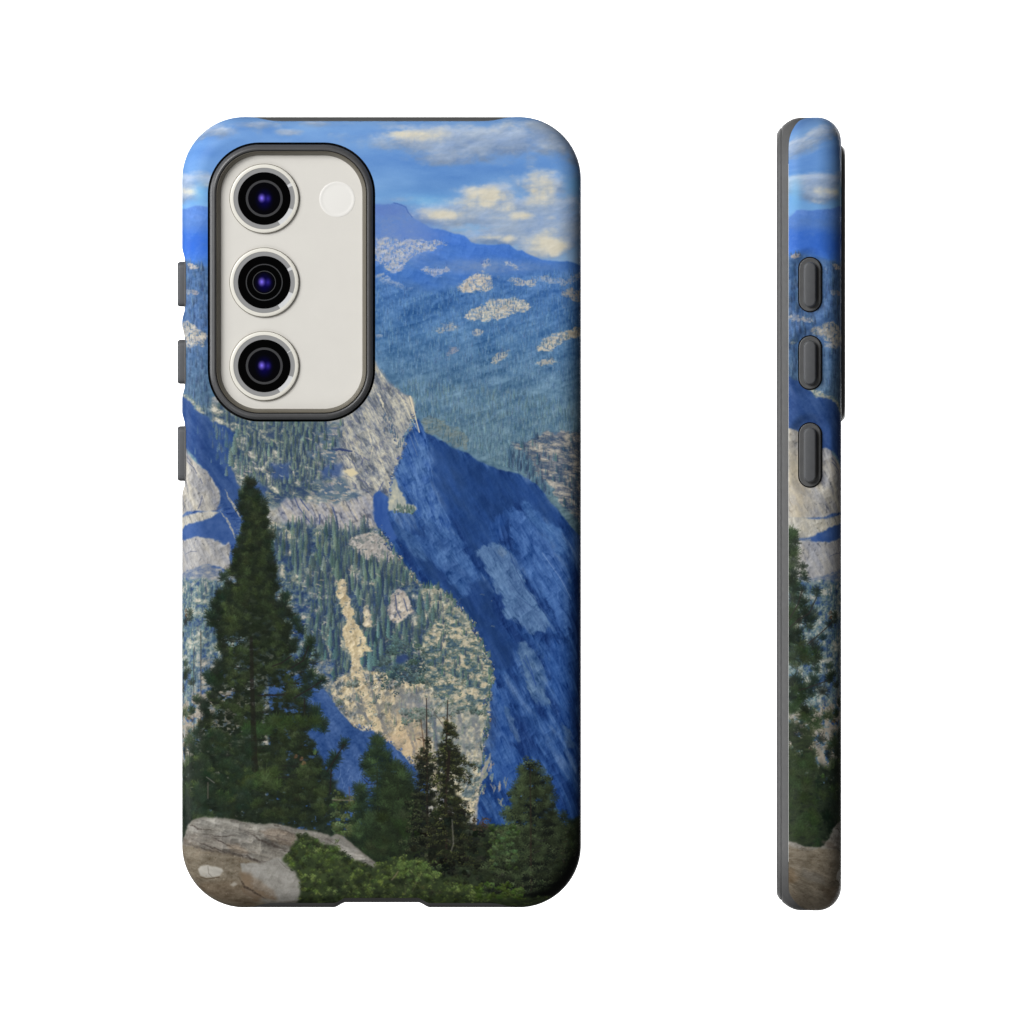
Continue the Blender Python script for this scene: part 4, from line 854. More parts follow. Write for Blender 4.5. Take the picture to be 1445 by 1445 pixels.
    put(s2, mk*.93, col((7, 9, 8)))  # dark print corner plus the edge's shading, both painted near black
    for k in range(60):
        x = 792+rs.rand()*26; y = 1160+rs.rand()*60
        leafclump(x, y, 2.5+2*rs.rand(), jit((62, 66, 44), 14), .5, 1.)
    # wrapped side: boughs of the pine standing further left
    for k in range(210):
        y = 745+rs.rand()*440; t = (y-745)/440.
        x = 217+rs.rand()**(1.7-.9*t)*(22+30*min(1, t*1.6))
        if y < 835 and x > 226: continue
        if 870 < y < 885 and x > 224: continue
        needles(x, y, 13+5*rs.rand(), jit(rs.rand() < .5 and (50, 66, 40) or (26, 36, 28), 7), rs.randn()*40+20, .9)
    for (x, y) in ((237, 795), (238, 805), (240, 812), (236, 828), (233, 840), (257, 828), (256, 834), (252, 858), (254, 866), (248, 870), (246, 880), (262, 876), (268, 864), (268, 872), (258, 895), (266, 945), (262, 955), (270, 962), (250, 975), (246, 970), (254, 930)):
        needles(x, y, 11, jit((32, 44, 34), 6), rs.randn()*30, .95)
    for pts in ([(217, 884), (232, 870), (246, 862), (256, 840)], [(217, 872), (230, 850), (236, 830)], [(244, 905), (256, 895), (266, 872)], [(232, 970), (248, 965), (262, 955)]): seg(pts, 1.5, (44, 40, 38), .85)
    s2, mk = poly([(172, 1040), (217, 1020), (240, 1012), (262, 1060), (300, 1060), (300, 1200), (172, 1200)], 4, 8, 6, 192)
    put(s2, mk*sst(.3, .42, fbm(s2, 8, 6, 4, 193))*np.clip((258-X[s2])/6., 0, 1), np.clip(mix(fbm(s2, 6, 3, 4, 194), (26, 32, 28), (60, 72, 46)), 0, 1))
    for k in range(70): needles(217+rs.rand()*38, 1060+rs.rand()*115, 12, jit((52, 68, 40), 8), rs.randn()*40+60, .6)
    for (x0, y0) in ((252, 1012), (256, 1002), (250, 1046), (256, 1052)):
        for k in range(3): leafclump(x0+rs.randn()*3, y0+rs.randn()*3, 6, jit((140, 130, 118), 12), .6, .9)
    # ================================================================ FOREGROUND ROCKS, SOIL AND BUSH
    gr = [(172, 1180), (217, 1181), (226, 1183), (240, 1189), (257, 1190), (262, 1176), (266, 1164), (270, 1158), (277, 1154.5), (286, 1153), (300, 1153.5), (320, 1154.5), (336, 1157), (350, 1161), (362, 1163), (374, 1163), (383, 1161.5), (392, 1162), (404, 1165), (416, 1168), (426, 1169.5), (440, 1172), (452, 1174), (462, 1177), (468, 1180),
          (472, 1177), (477, 1176), (483, 1178), (488, 1183), (496, 1188), (506, 1198), (518, 1207), (527, 1214), (533, 1219), (540, 1352), (172, 1352)]
    sl, mk = poly(gr, .5, 6, 1, 200)
    n = fbm(sl, 40, 12, 4, 201, 14); f = fbm(sl, 3, 2, 3, 202)
    put(sl, mk, np.clip(mix(np.clip(n*1.6-.3, 0, 1), (96, 92, 84), (146, 142, 134))+((f-.5)*.16)[..., None], 0, 1))
    # crest light
    s2, mk = poly([(275, 1157), (290, 1154), (320, 1156), (350, 1163), (385, 1164), (420, 1171), (450, 1176), (470, 1182), (460, 1186), (430, 1180), (400, 1178), (370, 1174), (330, 1172), (300, 1166), (284, 1164)], 1.5, 8, 3, 204)
    put(s2, mk*.75, np.clip(mix(fbm(s2, 12, 5, 3, 205), (132, 130, 122), (164, 160, 150)), 0, 1))
    s2, mk = poly([(476, 1180), (486, 1184), (500, 1196), (524, 1214), (532, 1222), (516, 1222), (496, 1212), (480, 1200), (460, 1192), (446, 1184), (462, 1182)], 1, 6, 2, 206)
    put(s2, mk*.8, np.clip(mix(fbm(s2, 10, 5, 3, 207), (110, 108, 102), (150, 146, 140)), 0, 1))
    # brown scoops and cracks
    def scoop(q, c1, c2, seed, op=.85, soft=2, rough=1.6):
        s2, mk = poly(q, rough, 6, soft, seed); put(s2, mk*op, np.clip(mix(fbm(s2, 14, 4, 4, seed+1, 15), c1, c2), 0, 1))
    scoop([(258, 1182), (270, 1176), (300, 1178), (330, 1184), (350, 1196), (356, 1206), (338, 1206), (310, 1202), (280, 1196), (260, 1192)], (72, 66, 60), (118, 108, 96), 210)
    scoop([(366, 1172), (384, 1168), (404, 1172), (420, 1180), (414, 1192), (396, 1192), (378, 1184)], (90, 72, 56), (128, 106, 84), 212)
    scoop([(318, 1190), (336, 1192), (352, 1202), (344, 1206), (326, 1200)], (100, 78, 56), (126, 102, 76), 214)
    scoop([(350, 1190), (380, 1194), (404, 1204), (398, 1212), (372, 1214), (356, 1206)], (96, 92, 84), (128, 120, 108), 216)
    bq = [(258, 1180), (266, 1164), (286, 1154), (330, 1156), (372, 1164), (420, 1170), (470, 1181), (500, 1196), (530, 1220), (420, 1210), (366, 1214), (330, 1206), (280, 1196)]
    mottle(bq, [(.1, (88, 84, 79)), (.35, (116, 112, 105)), (.55, (138, 135, 128)), (.8, (156, 153, 147)), (1, (168, 165, 158))], 26, 14, 450, .55, 1.6, 14, rel=.0)
    s2, mk = poly(bq, 2, 6, 2, 451)
    sh = relief(s2, 60, 26, 452, 16, 4, .34, True, 1.5)*.17+relief(s2, 9, 7, 453, 10, 3, .5)*.035
    img[s2] = np.clip(img[s2]*(1+(sh*1.5*mk)[..., None]), 0, 1)
    for pts, w in (([(264, 1164), (272, 1164), (280, 1169), (292, 1171), (302, 1168)], 2.2), ([(296, 1176), (312, 1180), (334, 1178)], 1.8), ([(350, 1175), (366, 1183), (380, 1190), (396, 1196), (412, 1204)], 3.2), ([(262, 1190), (280, 1196), (304, 1202), (332, 1206), (352, 1211), (368, 1216), (386, 1213)], 4.5), ([(338, 1203), (350, 1208), (366, 1215), (384, 1215)], 3.), ([(276, 1186), (300, 1197), (334, 1204)], 2.6), ([(396, 1170), (412, 1175), (424, 1178)], 1.6), ([(384, 1164), (396, 1166)], 2.6), ([(300, 1180), (316, 1190), (334, 1196)], 1.6), ([(420, 1178), (440, 1186), (460, 1196)], 1.4), ([(455, 1178), (470, 1188), (488, 1198)], 1.2), ([(480, 1182), (476, 1190)], 1.4)):
        crack(pts, w*.8, (64, 57, 52), .62, 1.2)
    for k in range(50):
        x0 = 268+rs.rand()*200; y0 = 1162+(x0-268)*.09+rs.rand()*34
        crack([(x0, y0), (x0+6+rs.rand()*14, y0+2+rs.rand()*4)], .9, jit(rs.rand() < .5 and (84, 76, 68) or (168, 164, 154), 10), .45, 1.)
    # soil
    scoop([(172, 1184), (217, 1186), (240, 1196), (258, 1192), (278, 1196), (304, 1202), (332, 1206), (350, 1212), (364, 1218), (372, 1224), (350, 1240), (340, 1262), (372, 1276), (400, 1352), (172, 1352)], (104, 95, 80), (130, 120, 104), 220, .95, 2)
    sl, mk = poly([(172, 1186), (258, 1192), (350, 1212), (372, 1226), (345, 1262), (400, 1352), (172, 1352)], 2, 6, 2, 221)
    put(sl, mk*sst(.62, .72, fbm(sl, 3, 1.8, 2, 222))*.45, col((76, 62, 48)))
    put(sl, mk*sst(.64, .74, fbm(sl, 9, 3, 3, 223))*.35, col((156, 140, 118)))
    scoop([(290, 1245), (330, 1240), (372, 1266), (360, 1285), (300, 1275), (270, 1255)], (92, 74, 56), (120, 100, 78), 224, .75, 5)
    scoop([(217, 1240), (232, 1236), (250, 1262), (240, 1290), (217, 1280)], (120, 84, 44), (84, 66, 46), 225, .6, 4)
    scoop([(240, 1228), (262, 1236), (270, 1250), (256, 1252), (246, 1244)], (84, 82, 78), (112, 108, 102), 226, .8, 3)
    mottle([(172, 1188), (258, 1194), (345, 1213), (366, 1224), (340, 1258), (372, 1280), (172, 1290)], [(.05, (76, 68, 56)), (.35, (102, 94, 80)), (.6, (120, 112, 98)), (.85, (136, 127, 112)), (1, (150, 142, 128))], 16, 8, 470, .5, 1.6, 8)
    # white stones
    scoop([(279, 1226), (284, 1221), (292, 1220), (304, 1222), (314, 1224), (316, 1229), (310, 1235), (298, 1237), (290, 1238), (282, 1236)], (150, 146, 138), (186, 182, 172), 228, 1., 1, .5)
    seg([(281, 1238), (292, 1240), (310, 1237)], 1.6, (70, 58, 46), .7); seg([(294, 1222), (295, 1232), (300, 1237)], 1., (112, 106, 98), .7)
    scoop([(325, 1248), (332, 1243), (336, 1247), (330, 1251)], (140, 134, 124), (170, 164, 152), 229, .9, 1, .5)
    for k in range(30): seg([(262+rs.rand()*80, 1205+rs.rand()*60)]*2, 1+rs.rand(), rs.rand() < .5 and (84, 70, 54) or (160, 148, 130), .7)
    # lower boulder
    scoop([(340, 1218), (356, 1217), (372, 1218), (384, 1212), (392, 1209.5), (402, 1211), (412, 1216), (418, 1222), (424, 1238), (430, 1252), (430, 1272), (400, 1274), (376, 1264), (362, 1254), (350, 1240), (342, 1230)], (128, 126, 120), (158, 156, 150), 230, .97, 1, .7)
    scoop([(337, 1230), (346, 1228), (360, 1236), (376, 1248), (388, 1258), (392, 1272), (372, 1268), (352, 1256), (340, 1244)], (102, 86, 68), (128, 110, 90), 232, .9, 3)
    mottle([(342, 1222), (384, 1212), (402, 1211), (424, 1236), (430, 1272), (400, 1274), (360, 1252)], [(.1, (100, 94, 88)), (.4, (132, 128, 120)), (.7, (154, 150, 144)), (1, (172, 170, 164))], 22, 14, 460, .4, 1.5, 30, rel=.10)
    crack([(337, 1236), (346, 1250), (360, 1259), (376, 1270)], 2.6, (58, 48, 40), .7, .8)
    crack([(392, 1211), (402, 1222), (416, 1230)], 1.2, (98, 92, 88), .6)
    # the bush
    bush = [(398, 1212), (408, 1204), (413, 1192), (420, 1180), (426, 1176), (433, 1176), (440, 1182), (450, 1186), (458, 1192), (468, 1192), (476, 1198), (488, 1204), (500, 1214), (512, 1218), (524, 1222), (536, 1216), (548, 1211), (560, 1211), (572, 1205), (580, 1212), (592, 1210), (598, 1208), (602, 1216), (610, 1222), (620, 1232), (630, 1240), (642, 1236), (654, 1238), (664, 1246), (670, 1254), (690, 1260), (720, 1266), (780, 1268), (780, 1352), (410, 1352), (424, 1262), (424, 1244), (414, 1228)]
    def fbm1(x, y): return float(vn(np.array([[x/26.]]), np.array([[y/20.]]), 33)[0, 0])*.7+float(vn(np.array([[x/9.]]), np.array([[y/8.]]), 34)[0, 0])*.3
    s2, mk = poly(bush, 2.5, 6, 2, 240)
    put(s2, mk, np.clip(mix(fbm(s2, 8, 7, 4, 241), (34, 43, 28), (66, 80, 46)), 0, 1))
    def bleaf(x, y):
        if fbm1(x, y) < .40 and rs.rand() < .75: return leafclump(x, y, 4+4*rs.rand(), jit((36, 44, 28), 8), .75, .9)
        n_ = TAB[3][int(y/9) % 128, int(x/11) % 128]; m_ = TAB[4][int(y/4) % 128, int(x/4) % 128]
        if m_ < .24: c = (42, 50, 28)
        elif n_ < .40: c = (70, 84, 42)
        elif n_ < .78: c = (94, 112, 54)
        else: c = (118, 136, 72)
        leafclump(x, y, 4+4*rs.rand(), jit(c, 9), .75, .9)
    scatter(bush, 1900, bleaf)
    for k in range(60): leafclump(560+rs.rand()*60, 1216+rs.rand()*26, 7, jit((94, 118, 60), 9), .6, .9)
    for k in range(40): leafclump(420+rs.rand()*60, 1186+rs.rand()*30, 7, jit((80, 102, 50), 9), .6, .9)
    for (x, y, r) in ((470, 1246, 10), (432, 1272, 12), (540, 1262, 14), (510, 1242, 10), (458, 1270, 10), (560, 1244, 8), (642, 1262, 8), (490, 1262, 9), (590, 1262, 8)):
        s2, e = ell(x, y, r, r*.6, 1.); put(s2, e*.7*(fbm(s2, 4, 4, 3, 5)+.2), col((22, 28, 18)))
    seg([(553, 1241), (558, 1235), (562, 1229)], 1.5, (122, 110, 90), .8)
    for pts in ([(572, 1262), (572, 1248)], [(582, 1258), (588, 1244)], [(712, 1268), (711, 1246)], [(738, 1264), (738, 1248)]): seg(pts, 1., (100, 96, 72), .6)
    for k in range(60): leafclump(670+rs.rand()*70, 1248+rs.rand()*22, 6, jit((64, 84, 34), 9), .75)
    lum = (img*np.array([.3, .59, .11], np.float32)).sum(-1, keepdims=True)
    img[:] = lum+(img-lum)*.97
    s2, mk = poly(bush, 2, 6, 3, 240)
    for ch in range(3): img[s2][..., ch] += (blur(img[s2][..., ch].copy(), 1)-img[s2][..., ch])*mk*.55
    # very fine print grain
    img[:] = np.clip(img+(rs.rand(NH, NW, 1).astype(np.float32)-.5)*.02, 0, 1)
    return img
# ---------------------------------------------------------------- scene
import bpy, bmesh
P = 0.000135                      # metres per drawing unit (one photo pixel)
scene = bpy.context.scene
COL = scene.collection
R = math.radians
CX, CY0 = 538.5, 1280.0           # case axis and its lowest edge in the drawing
DM = 45.0                         # half thickness
x0, x1, y0, y1, RC = 257.0, 820.0, 165.0, 1280.5, 88.0

def W(px, py, d):                 # drawing unit -> local metres (origin: middle of the lower edge)
    return ((px-CX)*P, (d-DM)*P, (CY0-py)*P)

# ---- materials
def mat(name, base, rough=.5, spec=.5, metal=0., coat=0., noise=0., nscale=900., bump=0., ior=None):
    m = bpy.data.materials.new(name); m.use_nodes = True
    nt = m.node_tree; b = nt.nodes['Principled BSDF']
    b.inputs['Roughness'].default_value = rough
    b.inputs['Specular IOR Level'].default_value = spec
    b.inputs['Metallic'].default_value = metal
    b.inputs['Coat Weight'].default_value = coat
    b.inputs['Coat Roughness'].default_value = .08
    c = [((v/255.)/12.92 if v/255. <= .04045 else ((v/255.+.055)/1.055)**2.4) for v in base]
    tc = nt.nodes.new('ShaderNodeTexCoord')
    nz = nt.nodes.new('ShaderNodeTexNoise'); nz.inputs['Scale'].default_value = nscale; nz.inputs['Detail'].default_value = 3
    nt.links.new(tc.outputs['Object'], nz.inputs['Vector'])
    rp = nt.nodes.new('ShaderNodeValToRGB')
    rp.color_ramp.elements[0].position = .3; rp.color_ramp.elements[1].position = .7
    rp.color_ramp.elements[0].color = [v*(1-noise) for v in c]+[1]
    rp.color_ramp.elements[1].color = [min(1, v*(1+noise)) for v in c]+[1]
    nt.links.new(nz.outputs['Fac'], rp.inputs['Fac'])
    nt.links.new(rp.outputs['Color'], b.inputs['Base Color'])
    if bump:
        n2 = nt.nodes.new('ShaderNodeTexNoise'); n2.inputs['Scale'].default_value = nscale*6
        nt.links.new(tc.outputs['Object'], n2.inputs['Vector'])
        bp = nt.nodes.new('ShaderNodeBump'); bp.inputs['Strength'].default_value = bump; bp.inputs['Distance'].default_value = .00002
        nt.links.new(n2.outputs['Fac'], bp.inputs['Height']); nt.links.new(bp.outputs['Normal'], b.inputs['Normal'])
    return m

M_RUB = mat('charcoal_rubber', (90, 90, 90), .45, .2, noise=.06, bump=.08)
M_KEY = mat('charcoal_key', (84, 85, 87), .45, .2, noise=.05, bump=.06)
M_GAP = mat('dark_seam', (12, 12, 13), .7, .1)
M_EDGE = mat('white_cut_edge', (236, 236, 232), .5, .3)
M_CREAM = mat('cream_glass', (219, 216, 209), .22, .4, noise=.01, nscale=300)
M_RIM = mat('cream_lens_wall', (226, 223, 213), .3, .5, noise=.01)
M_LINE = mat('bronze_lens_edge', (118, 112, 98), .35, .5, metal=.3)
M_GREY = mat('grey_lens_ring', (142, 142, 142), .45, .3)
M_HILITE = mat('lens_ring_highlight', (206, 207, 208), .4, .4)  # highlight on the grey lens ring, put into a paler colour
M_BLACK = mat('black_lens_glass', (4, 4, 4), .09, .06)
M_HOOP = mat('graphite_lens_hoop', (58, 58, 60), .4, .3)
M_FLASH = mat('white_flash', (232, 230, 225), .25, .4)
M_FRAME = mat('charcoal_frame', (76, 76, 77), .34, .45, noise=.05)
M_INNER = mat('inner_wall_cream_bounce', (100, 95, 84), .4, .4)  # cream reflected from the phone back, put into the wall colour
M_LINER = mat('grey_liner', (60, 60, 62), .7, .2)
M_SCREEN = mat('black_screen', (10, 10, 12), .1, .5)

def mat_lens_glint():
    # violet glint of the coated inner lens, painted into its base colour
    m = mat('violet_lens_glint', (5, 5, 8), .1, .03)
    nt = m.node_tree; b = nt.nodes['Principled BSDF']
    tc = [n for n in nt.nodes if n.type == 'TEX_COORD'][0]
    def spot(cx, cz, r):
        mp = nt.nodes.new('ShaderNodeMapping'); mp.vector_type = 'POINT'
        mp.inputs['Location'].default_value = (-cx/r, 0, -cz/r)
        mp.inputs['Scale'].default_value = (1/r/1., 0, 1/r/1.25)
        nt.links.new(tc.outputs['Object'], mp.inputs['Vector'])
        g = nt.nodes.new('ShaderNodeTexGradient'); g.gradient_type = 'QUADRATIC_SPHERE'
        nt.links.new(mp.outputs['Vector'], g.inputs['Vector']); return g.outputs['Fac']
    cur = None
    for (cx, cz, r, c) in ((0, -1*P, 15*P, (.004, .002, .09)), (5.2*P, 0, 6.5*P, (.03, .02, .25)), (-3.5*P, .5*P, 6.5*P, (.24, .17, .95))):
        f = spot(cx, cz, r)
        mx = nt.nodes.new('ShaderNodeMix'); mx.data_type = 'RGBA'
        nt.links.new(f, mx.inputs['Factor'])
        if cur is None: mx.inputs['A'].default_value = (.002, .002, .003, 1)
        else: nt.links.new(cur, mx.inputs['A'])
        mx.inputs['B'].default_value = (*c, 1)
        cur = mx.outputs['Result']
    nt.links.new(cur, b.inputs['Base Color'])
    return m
M_GLINT = mat_lens_glint()

def mat_print():
    im = make_print()
    h, w, _ = im.shape
    px = np.ones((h, w, 4), np.float32); px[:, :, :3] = im[::-1]
    img = bpy.data.images.new('printed_landscape', w, h, alpha=False)
    img.colorspace_settings.name = 'sRGB'
    img.pixels.foreach_set(px.ravel()); img.update()
    m = bpy.data.materials.new('printed_satin_shell'); m.use_nodes = True
    nt = m.node_tree; b = nt.nodes['Principled BSDF']
    t = nt.nodes.new('ShaderNodeTexImage'); t.image = img; t.interpolation = 'Cubic'; t.extension = 'EXTEND'
    uv = nt.nodes.new('ShaderNodeUVMap'); uv.uv_map = 'print'
    nt.links.new(uv.outputs['UV'], t.inputs['Vector'])
    nt.links.new(t.outputs['Color'], b.inputs['Base Color'])
    b.inputs['Roughness'].default_value = .42
    b.inputs['Specular IOR Level'].default_value = .08
    return m
M_PRINT = mat_print()

# ---- object helpers
def link(o, parent=None):
    COL.objects.link(o)
    if parent: o.parent = parent
    return o
def empty(name, loc=(0, 0, 0), rz=0.):
    o = bpy.data.objects.new(name, None); o.empty_display_size = .01
    o.location = loc; o.rotation_euler = (0, 0, rz)
    return link(o)
def meshobj(name, verts, faces, mats, parent=None, midx=None, smooth=True, uvs=None, origin=None):
    me = bpy.data.meshes.new(name)
    if origin is not None: verts = [(v[0]-origin[0], v[1]-origin[1], v[2]-origin[2]) for v in verts]
    me.from_pydata(verts, [], faces)
    for m in mats: me.materials.append(m)
    if midx is not None: me.polygons.foreach_set('material_index', midx)
    me.polygons.foreach_set('use_smooth', [bool(smooth)]*len(me.polygons))
    if uvs is not None:
        ul = me.uv_layers.new(name='print')
        vi = np.empty(len(me.loops), np.int32); me.loops.foreach_get('vertex_index', vi)
        ul.data.foreach_set('uv', np.asarray(uvs, np.float32)[vi].ravel())
    bm = bmesh.new(); bm.from_mesh(me); bmesh.ops.recalc_face_normals(bm, faces=bm.faces); bm.to_mesh(me); bm.free()
    me.update()
    o = bpy.data.objects.new(name, me)
    if origin is not None: o.location = origin
    return link(o, parent)

def smst(a, b, v):
    t = min(1., max(0., (v-a)/(b-a))); return t*t*(3-2*t)

def rrect(ax, ay, bx, by, r, n=20):
    # rounded rectangle, points + outward normals (x right, y down)
    out = []
    for cx, cy, a0 in ((bx-r, ay+r, -90), (bx-r, by-r, 0), (ax+r, by-r, 90), (ax+r, ay+r, 180)):
        for k in range(n+1):
            a = R(a0+90*k/n); out.append((cx+r*math.cos(a), cy+r*math.sin(a), math.cos(a), math.sin(a)))
    return out

def stack(name, loop, steps, mats, parent, close_first=False, close_last=False, origin=None, hard=()):
    # loft a closed outline through (inset, depth, material) steps; x,y in drawing units
    V, F, MI = [], [], []
    n = len(loop)
    for (ins, d, mi) in steps:
        V += [W(px-nx*ins, py-ny*ins, d) for (px, py, nx, ny) in loop]
    for k in range(len(steps)-1):
        for i in range(n):
            j = (i+1) % n
            F.append((k*n+i, k*n+j, (k+1)*n+j, (k+1)*n+i)); MI.append(steps[k+1][2])
    if close_first: F.append(tuple(range(n))[::-1]); MI.append(steps[0][2])
    if close_last: F.append(tuple(range((len(steps)-1)*n, len(steps)*n))); MI.append(steps[-1][2])
    o = meshobj(name, V, F, mats, parent, MI, True, None, origin)
    for p in o.data.polygons:
        if p.loop_total > 4: p.use_smooth = False
    o.data.set_sharp_from_angle(angle=R(38))
    return o

# ---- case outline, sampled closely where the buttons and the port are
def outline():
    pts = []
    def arc(cx, cy, a0, n=36):
        for k in range(n):
            a = R(a0+90*k/n); pts.append((cx+RC*math.cos(a), cy+RC*math.sin(a), math.cos(a), math.sin(a)))
    arc(x1-RC, y0+RC, -90)
    y = y0+RC
    while y < y1-RC-1: pts.append((x1, y, 1, 0)); y += 9
    arc(x1-RC, y1-RC, 0)
    x = x1-RC
    while x > x0+RC+1: pts.append((x, y1, 0, 1)); x -= 2.5
    arc(x0+RC, y1-RC, 90)
    y = y1-RC
    while y > y0+RC+1: pts.append((x0, y, -1, 0)); y -= 2.0 if 330 < y < 715 else 8
    arc(x0+RC, y0+RC, 180)
    x = x0+RC
    while x < x1-RC-1: pts.append((x, y0, 0, -1)); x += 4
    return pts
OUT = outline()
PILLS = [(362., 440.), (472., 549.), (594., 686.)]      # button windows on the left wall (y from, y to)
PD, PW = 44.0, 16.8                                      # their middle across the thickness, half width

def pill_dist(y, d):
    best = 1e9
    for a, b in PILLS:
        yy_ = min(max(y, a+PW), b-PW); best = min(best, math.hypot(y-yy_, d-PD)-PW)
    return best
def port(px, py, ny):
    if ny < .99 or py < 1000: return 0.
    return smst(471, 488, px)*(1-smst(590, 607, px))
def inset(d):
    if d < RB: return RB-math.sqrt(max(0, RB*RB-(RB-d)**2))
    if d <= 55: return 0.
    return 21*((d-55)/36.)**2.2
def dip(px, py, nx, d):
    if nx > -.99: return 0.
    q = pill_dist(py, d)
    return 6.6*(1-smst(-1., 15., q))
XT = [(275, 74), (288, 71), (299, 66), (311, 61), (322, 54.5), (333, 46.5), (345, 37), (355, 29), (365, 22), (375, 17), (385, 14.5), (396, 14)]
XB = [(284, 74), (290, 71.5), (298, 66), (310, 59), (322, 52), (334, 44), (345, 36), (353, 28.5), (361, 21.5), (369, 16.5), (378, 14), (390, 13.6)]
def shell_end(px, py, nx, ny):
    # how deep the printed shell reaches round the edge: far on the sides, barely on top and bottom
    if abs(nx) > .9999: return 74.
    T = XT if py < 700 else XB
    m = min(px, x0+x1-px)
    v = 0.
    for k in (-6, -3, 0, 3, 6): v += float(np.interp(m+k, [t[0] for t in T], [t[1] for t in T]))/5
    return v-7.2*port(px, py, ny)

def arclen(d):
    if d < RB: return RB*math.acos(1-d/RB)
    return RB*math.pi/2+(d-RB)

HOLE = rrect(294.5, 202.5, 529., 594.5, 72, 18)

def build_shell(parent):
    V, UV, F, MI = [], [], [], []
    n = len(OUT)
    NT = 46
    for k in range(NT+4):
        for (px, py, nx, ny) in OUT:
            de = shell_end(px, py, nx, ny)
            lim = arclen(de)
            if k <= NT:
                t = k/NT; s = lim*t
            elif k == NT+1: s = lim
            else: s = lim
            if k == NT-0: s = max(lim-1.3, lim*.9)
            d = RB*(1-math.cos(min(s/RB, math.pi/2))) if s < RB*math.pi/2 else RB+(s-RB*math.pi/2)
            ins = inset(d)+dip(px, py, nx, d)+port(px, py, ny)*0
            if k == NT+2: ins += .9; d += .25
            if k == NT+3: ins += 3.2; d -= 1.5
            V.append(W(px-nx*ins, py-ny*ins, d))
            u = px-nx*RB+nx*s; v = py-ny*RB+ny*s
            UV.append(((u-U0)/UW, 1-(v-V0)/VH))
    for k in range(NT+3):
        for i in range(n):
            j = (i+1) % n
            F.append((k*n+i, k*n+j, (k+1)*n+j, (k+1)*n+i))
            side = abs(OUT[i][2]) > .97
            MI.append(1 if k > NT and side else (2 if k > NT else 0))
    # flat back with the camera opening
    bm = bmesh.new()
    la = [bm.verts.new(V[i]) for i in range(n)]
    lb = [bm.verts.new(W(px+nx*.8, py+ny*.8, 0)) for (px, py, nx, ny) in HOLE]
    ed = [bm.edges.new((l[i], l[(i+1) % len(l)])) for l in (la, lb) for i in range(len(l))]
    bm.verts.index_update()
    bmesh.ops.triangle_fill(bm, use_beauty=True, use_dissolve=False, edges=ed)
    bm.verts.index_update()
    base = len(V)
    remap = list(range(n))+list(range(base, base+len(lb)))
    for (px, py, nx, ny) in HOLE:
        V.append(W(px+nx*.8, py+ny*.8, 0)); UV.append(((px+nx*.8-U0)/UW, 1-(py+ny*.8-V0)/VH))
    for f in bm.faces:
        F.append(tuple(remap[v.index] for v in f.verts)); MI.append(0)
    bm.free()
    # lip of the opening
    b2 = len(V)
    for (px, py, nx, ny) in HOLE:
        V.append(W(px+nx*.8, py+ny*.8, 4)); UV.append((.5, .5))
    m = len(HOLE)
    for i in range(m):
        j = (i+1) % m
        F.append((base+i, base+j, b2+j, b2+i)); MI.append(2)
    o = meshobj('printed_shell', V, F, [M_PRINT, M_EDGE, M_GAP], parent, MI, True, UV)
    o.data.set_sharp_from_angle(angle=R(40))
    return o

def build_bumper(parent):
    V, F = [], []
    n = len(OUT)
    ds = [3, 6, 9, 12, 16, 20, 25, 30, 36, 44, 52, 58, 64, 69, 74, 78, 82, 83.4, 84.2, 85.2, 87.5, 90, 91]
    prof = []
    for d in ds:
        ex = 1.7
        if d == 84.2: ex = 3.4
        if d > 84.5: ex = 2.0
        if d >= 90: ex += 1.0*(d-89)
        prof.append((ex, d))
    def grow(px, py, nx, ny):   # where the shell is cut away the bumper comes up flush
        return 1.5*smst(74, 55, shell_end(px, py, nx, ny)+7.2*port(px, py, ny)) if abs(nx) < .9999 else 0.
    GR = [grow(*q) for q in OUT]
    rows = []
    for (ex, d) in prof:
        rows.append([(inset(d)+ex-(GR[q_] if d > 7 else 0)+(dip(px, py, nx, d)*.98 if d < 79 else 0)+port(px, py, ny)*7.0*min(1, max(0, d-2)/6.), d) for q_, (px, py, nx, ny) in enumerate(OUT)])
    for (ins, d) in ((30, 91), (31, 90), (31, 86), (20, 84), (20, 20), (30, 14)):
        rows.append([(ins, d)]*n)
    for r_ in rows:
        V += [W(px-nx*ins, py-ny*ins, d) for (px, py, nx, ny), (ins, d) in zip(OUT, r_)]
    for k in range(len(rows)-1):
        for i in range(n):
            j = (i+1) % n
            F.append((k*n+i, k*n+j, (k+1)*n+j, (k+1)*n+i))
    o = meshobj('rubber_bumper', V, F, [M_RUB], parent)
    o.data.set_sharp_from_angle(angle=R(30))
    return o

def build_liner(parent):
    # inner back wall of the bumper, with the camera opening
    V, F = [], []
    n = len(OUT); m = len(HOLE)
    out = []
    bm = bmesh.new()
    la = [bm.verts.new(W(px-nx*29, py-ny*29, 13)) for (px, py, nx, ny) in OUT[::3]]
    lb = [bm.verts.new(W(px-nx*15, py-ny*15, 13)) for (px, py, nx, ny) in HOLE]
    ed = [bm.edges.new((l[i], l[(i+1) % len(l)])) for l in (la, lb) for i in range(len(l))]
    bmesh.ops.triangle_fill(bm, use_beauty=True, use_dissolve=False, edges=ed)
    ret = bmesh.ops.extrude_face_region(bm, geom=list(bm.faces))
    bmesh.ops.translate(bm, verts=[g for g in ret['geom'] if isinstance(g, bmesh.types.BMVert)], vec=(0, 1.2*P, 0))
    bmesh.ops.recalc_face_normals(bm, faces=bm.faces)
    me = bpy.data.meshes.new('inner_liner'); bm.to_mesh(me); bm.free()
    me.materials.append(M_LINER)
    return link(bpy.data.objects.new('inner_liner', me), parent)

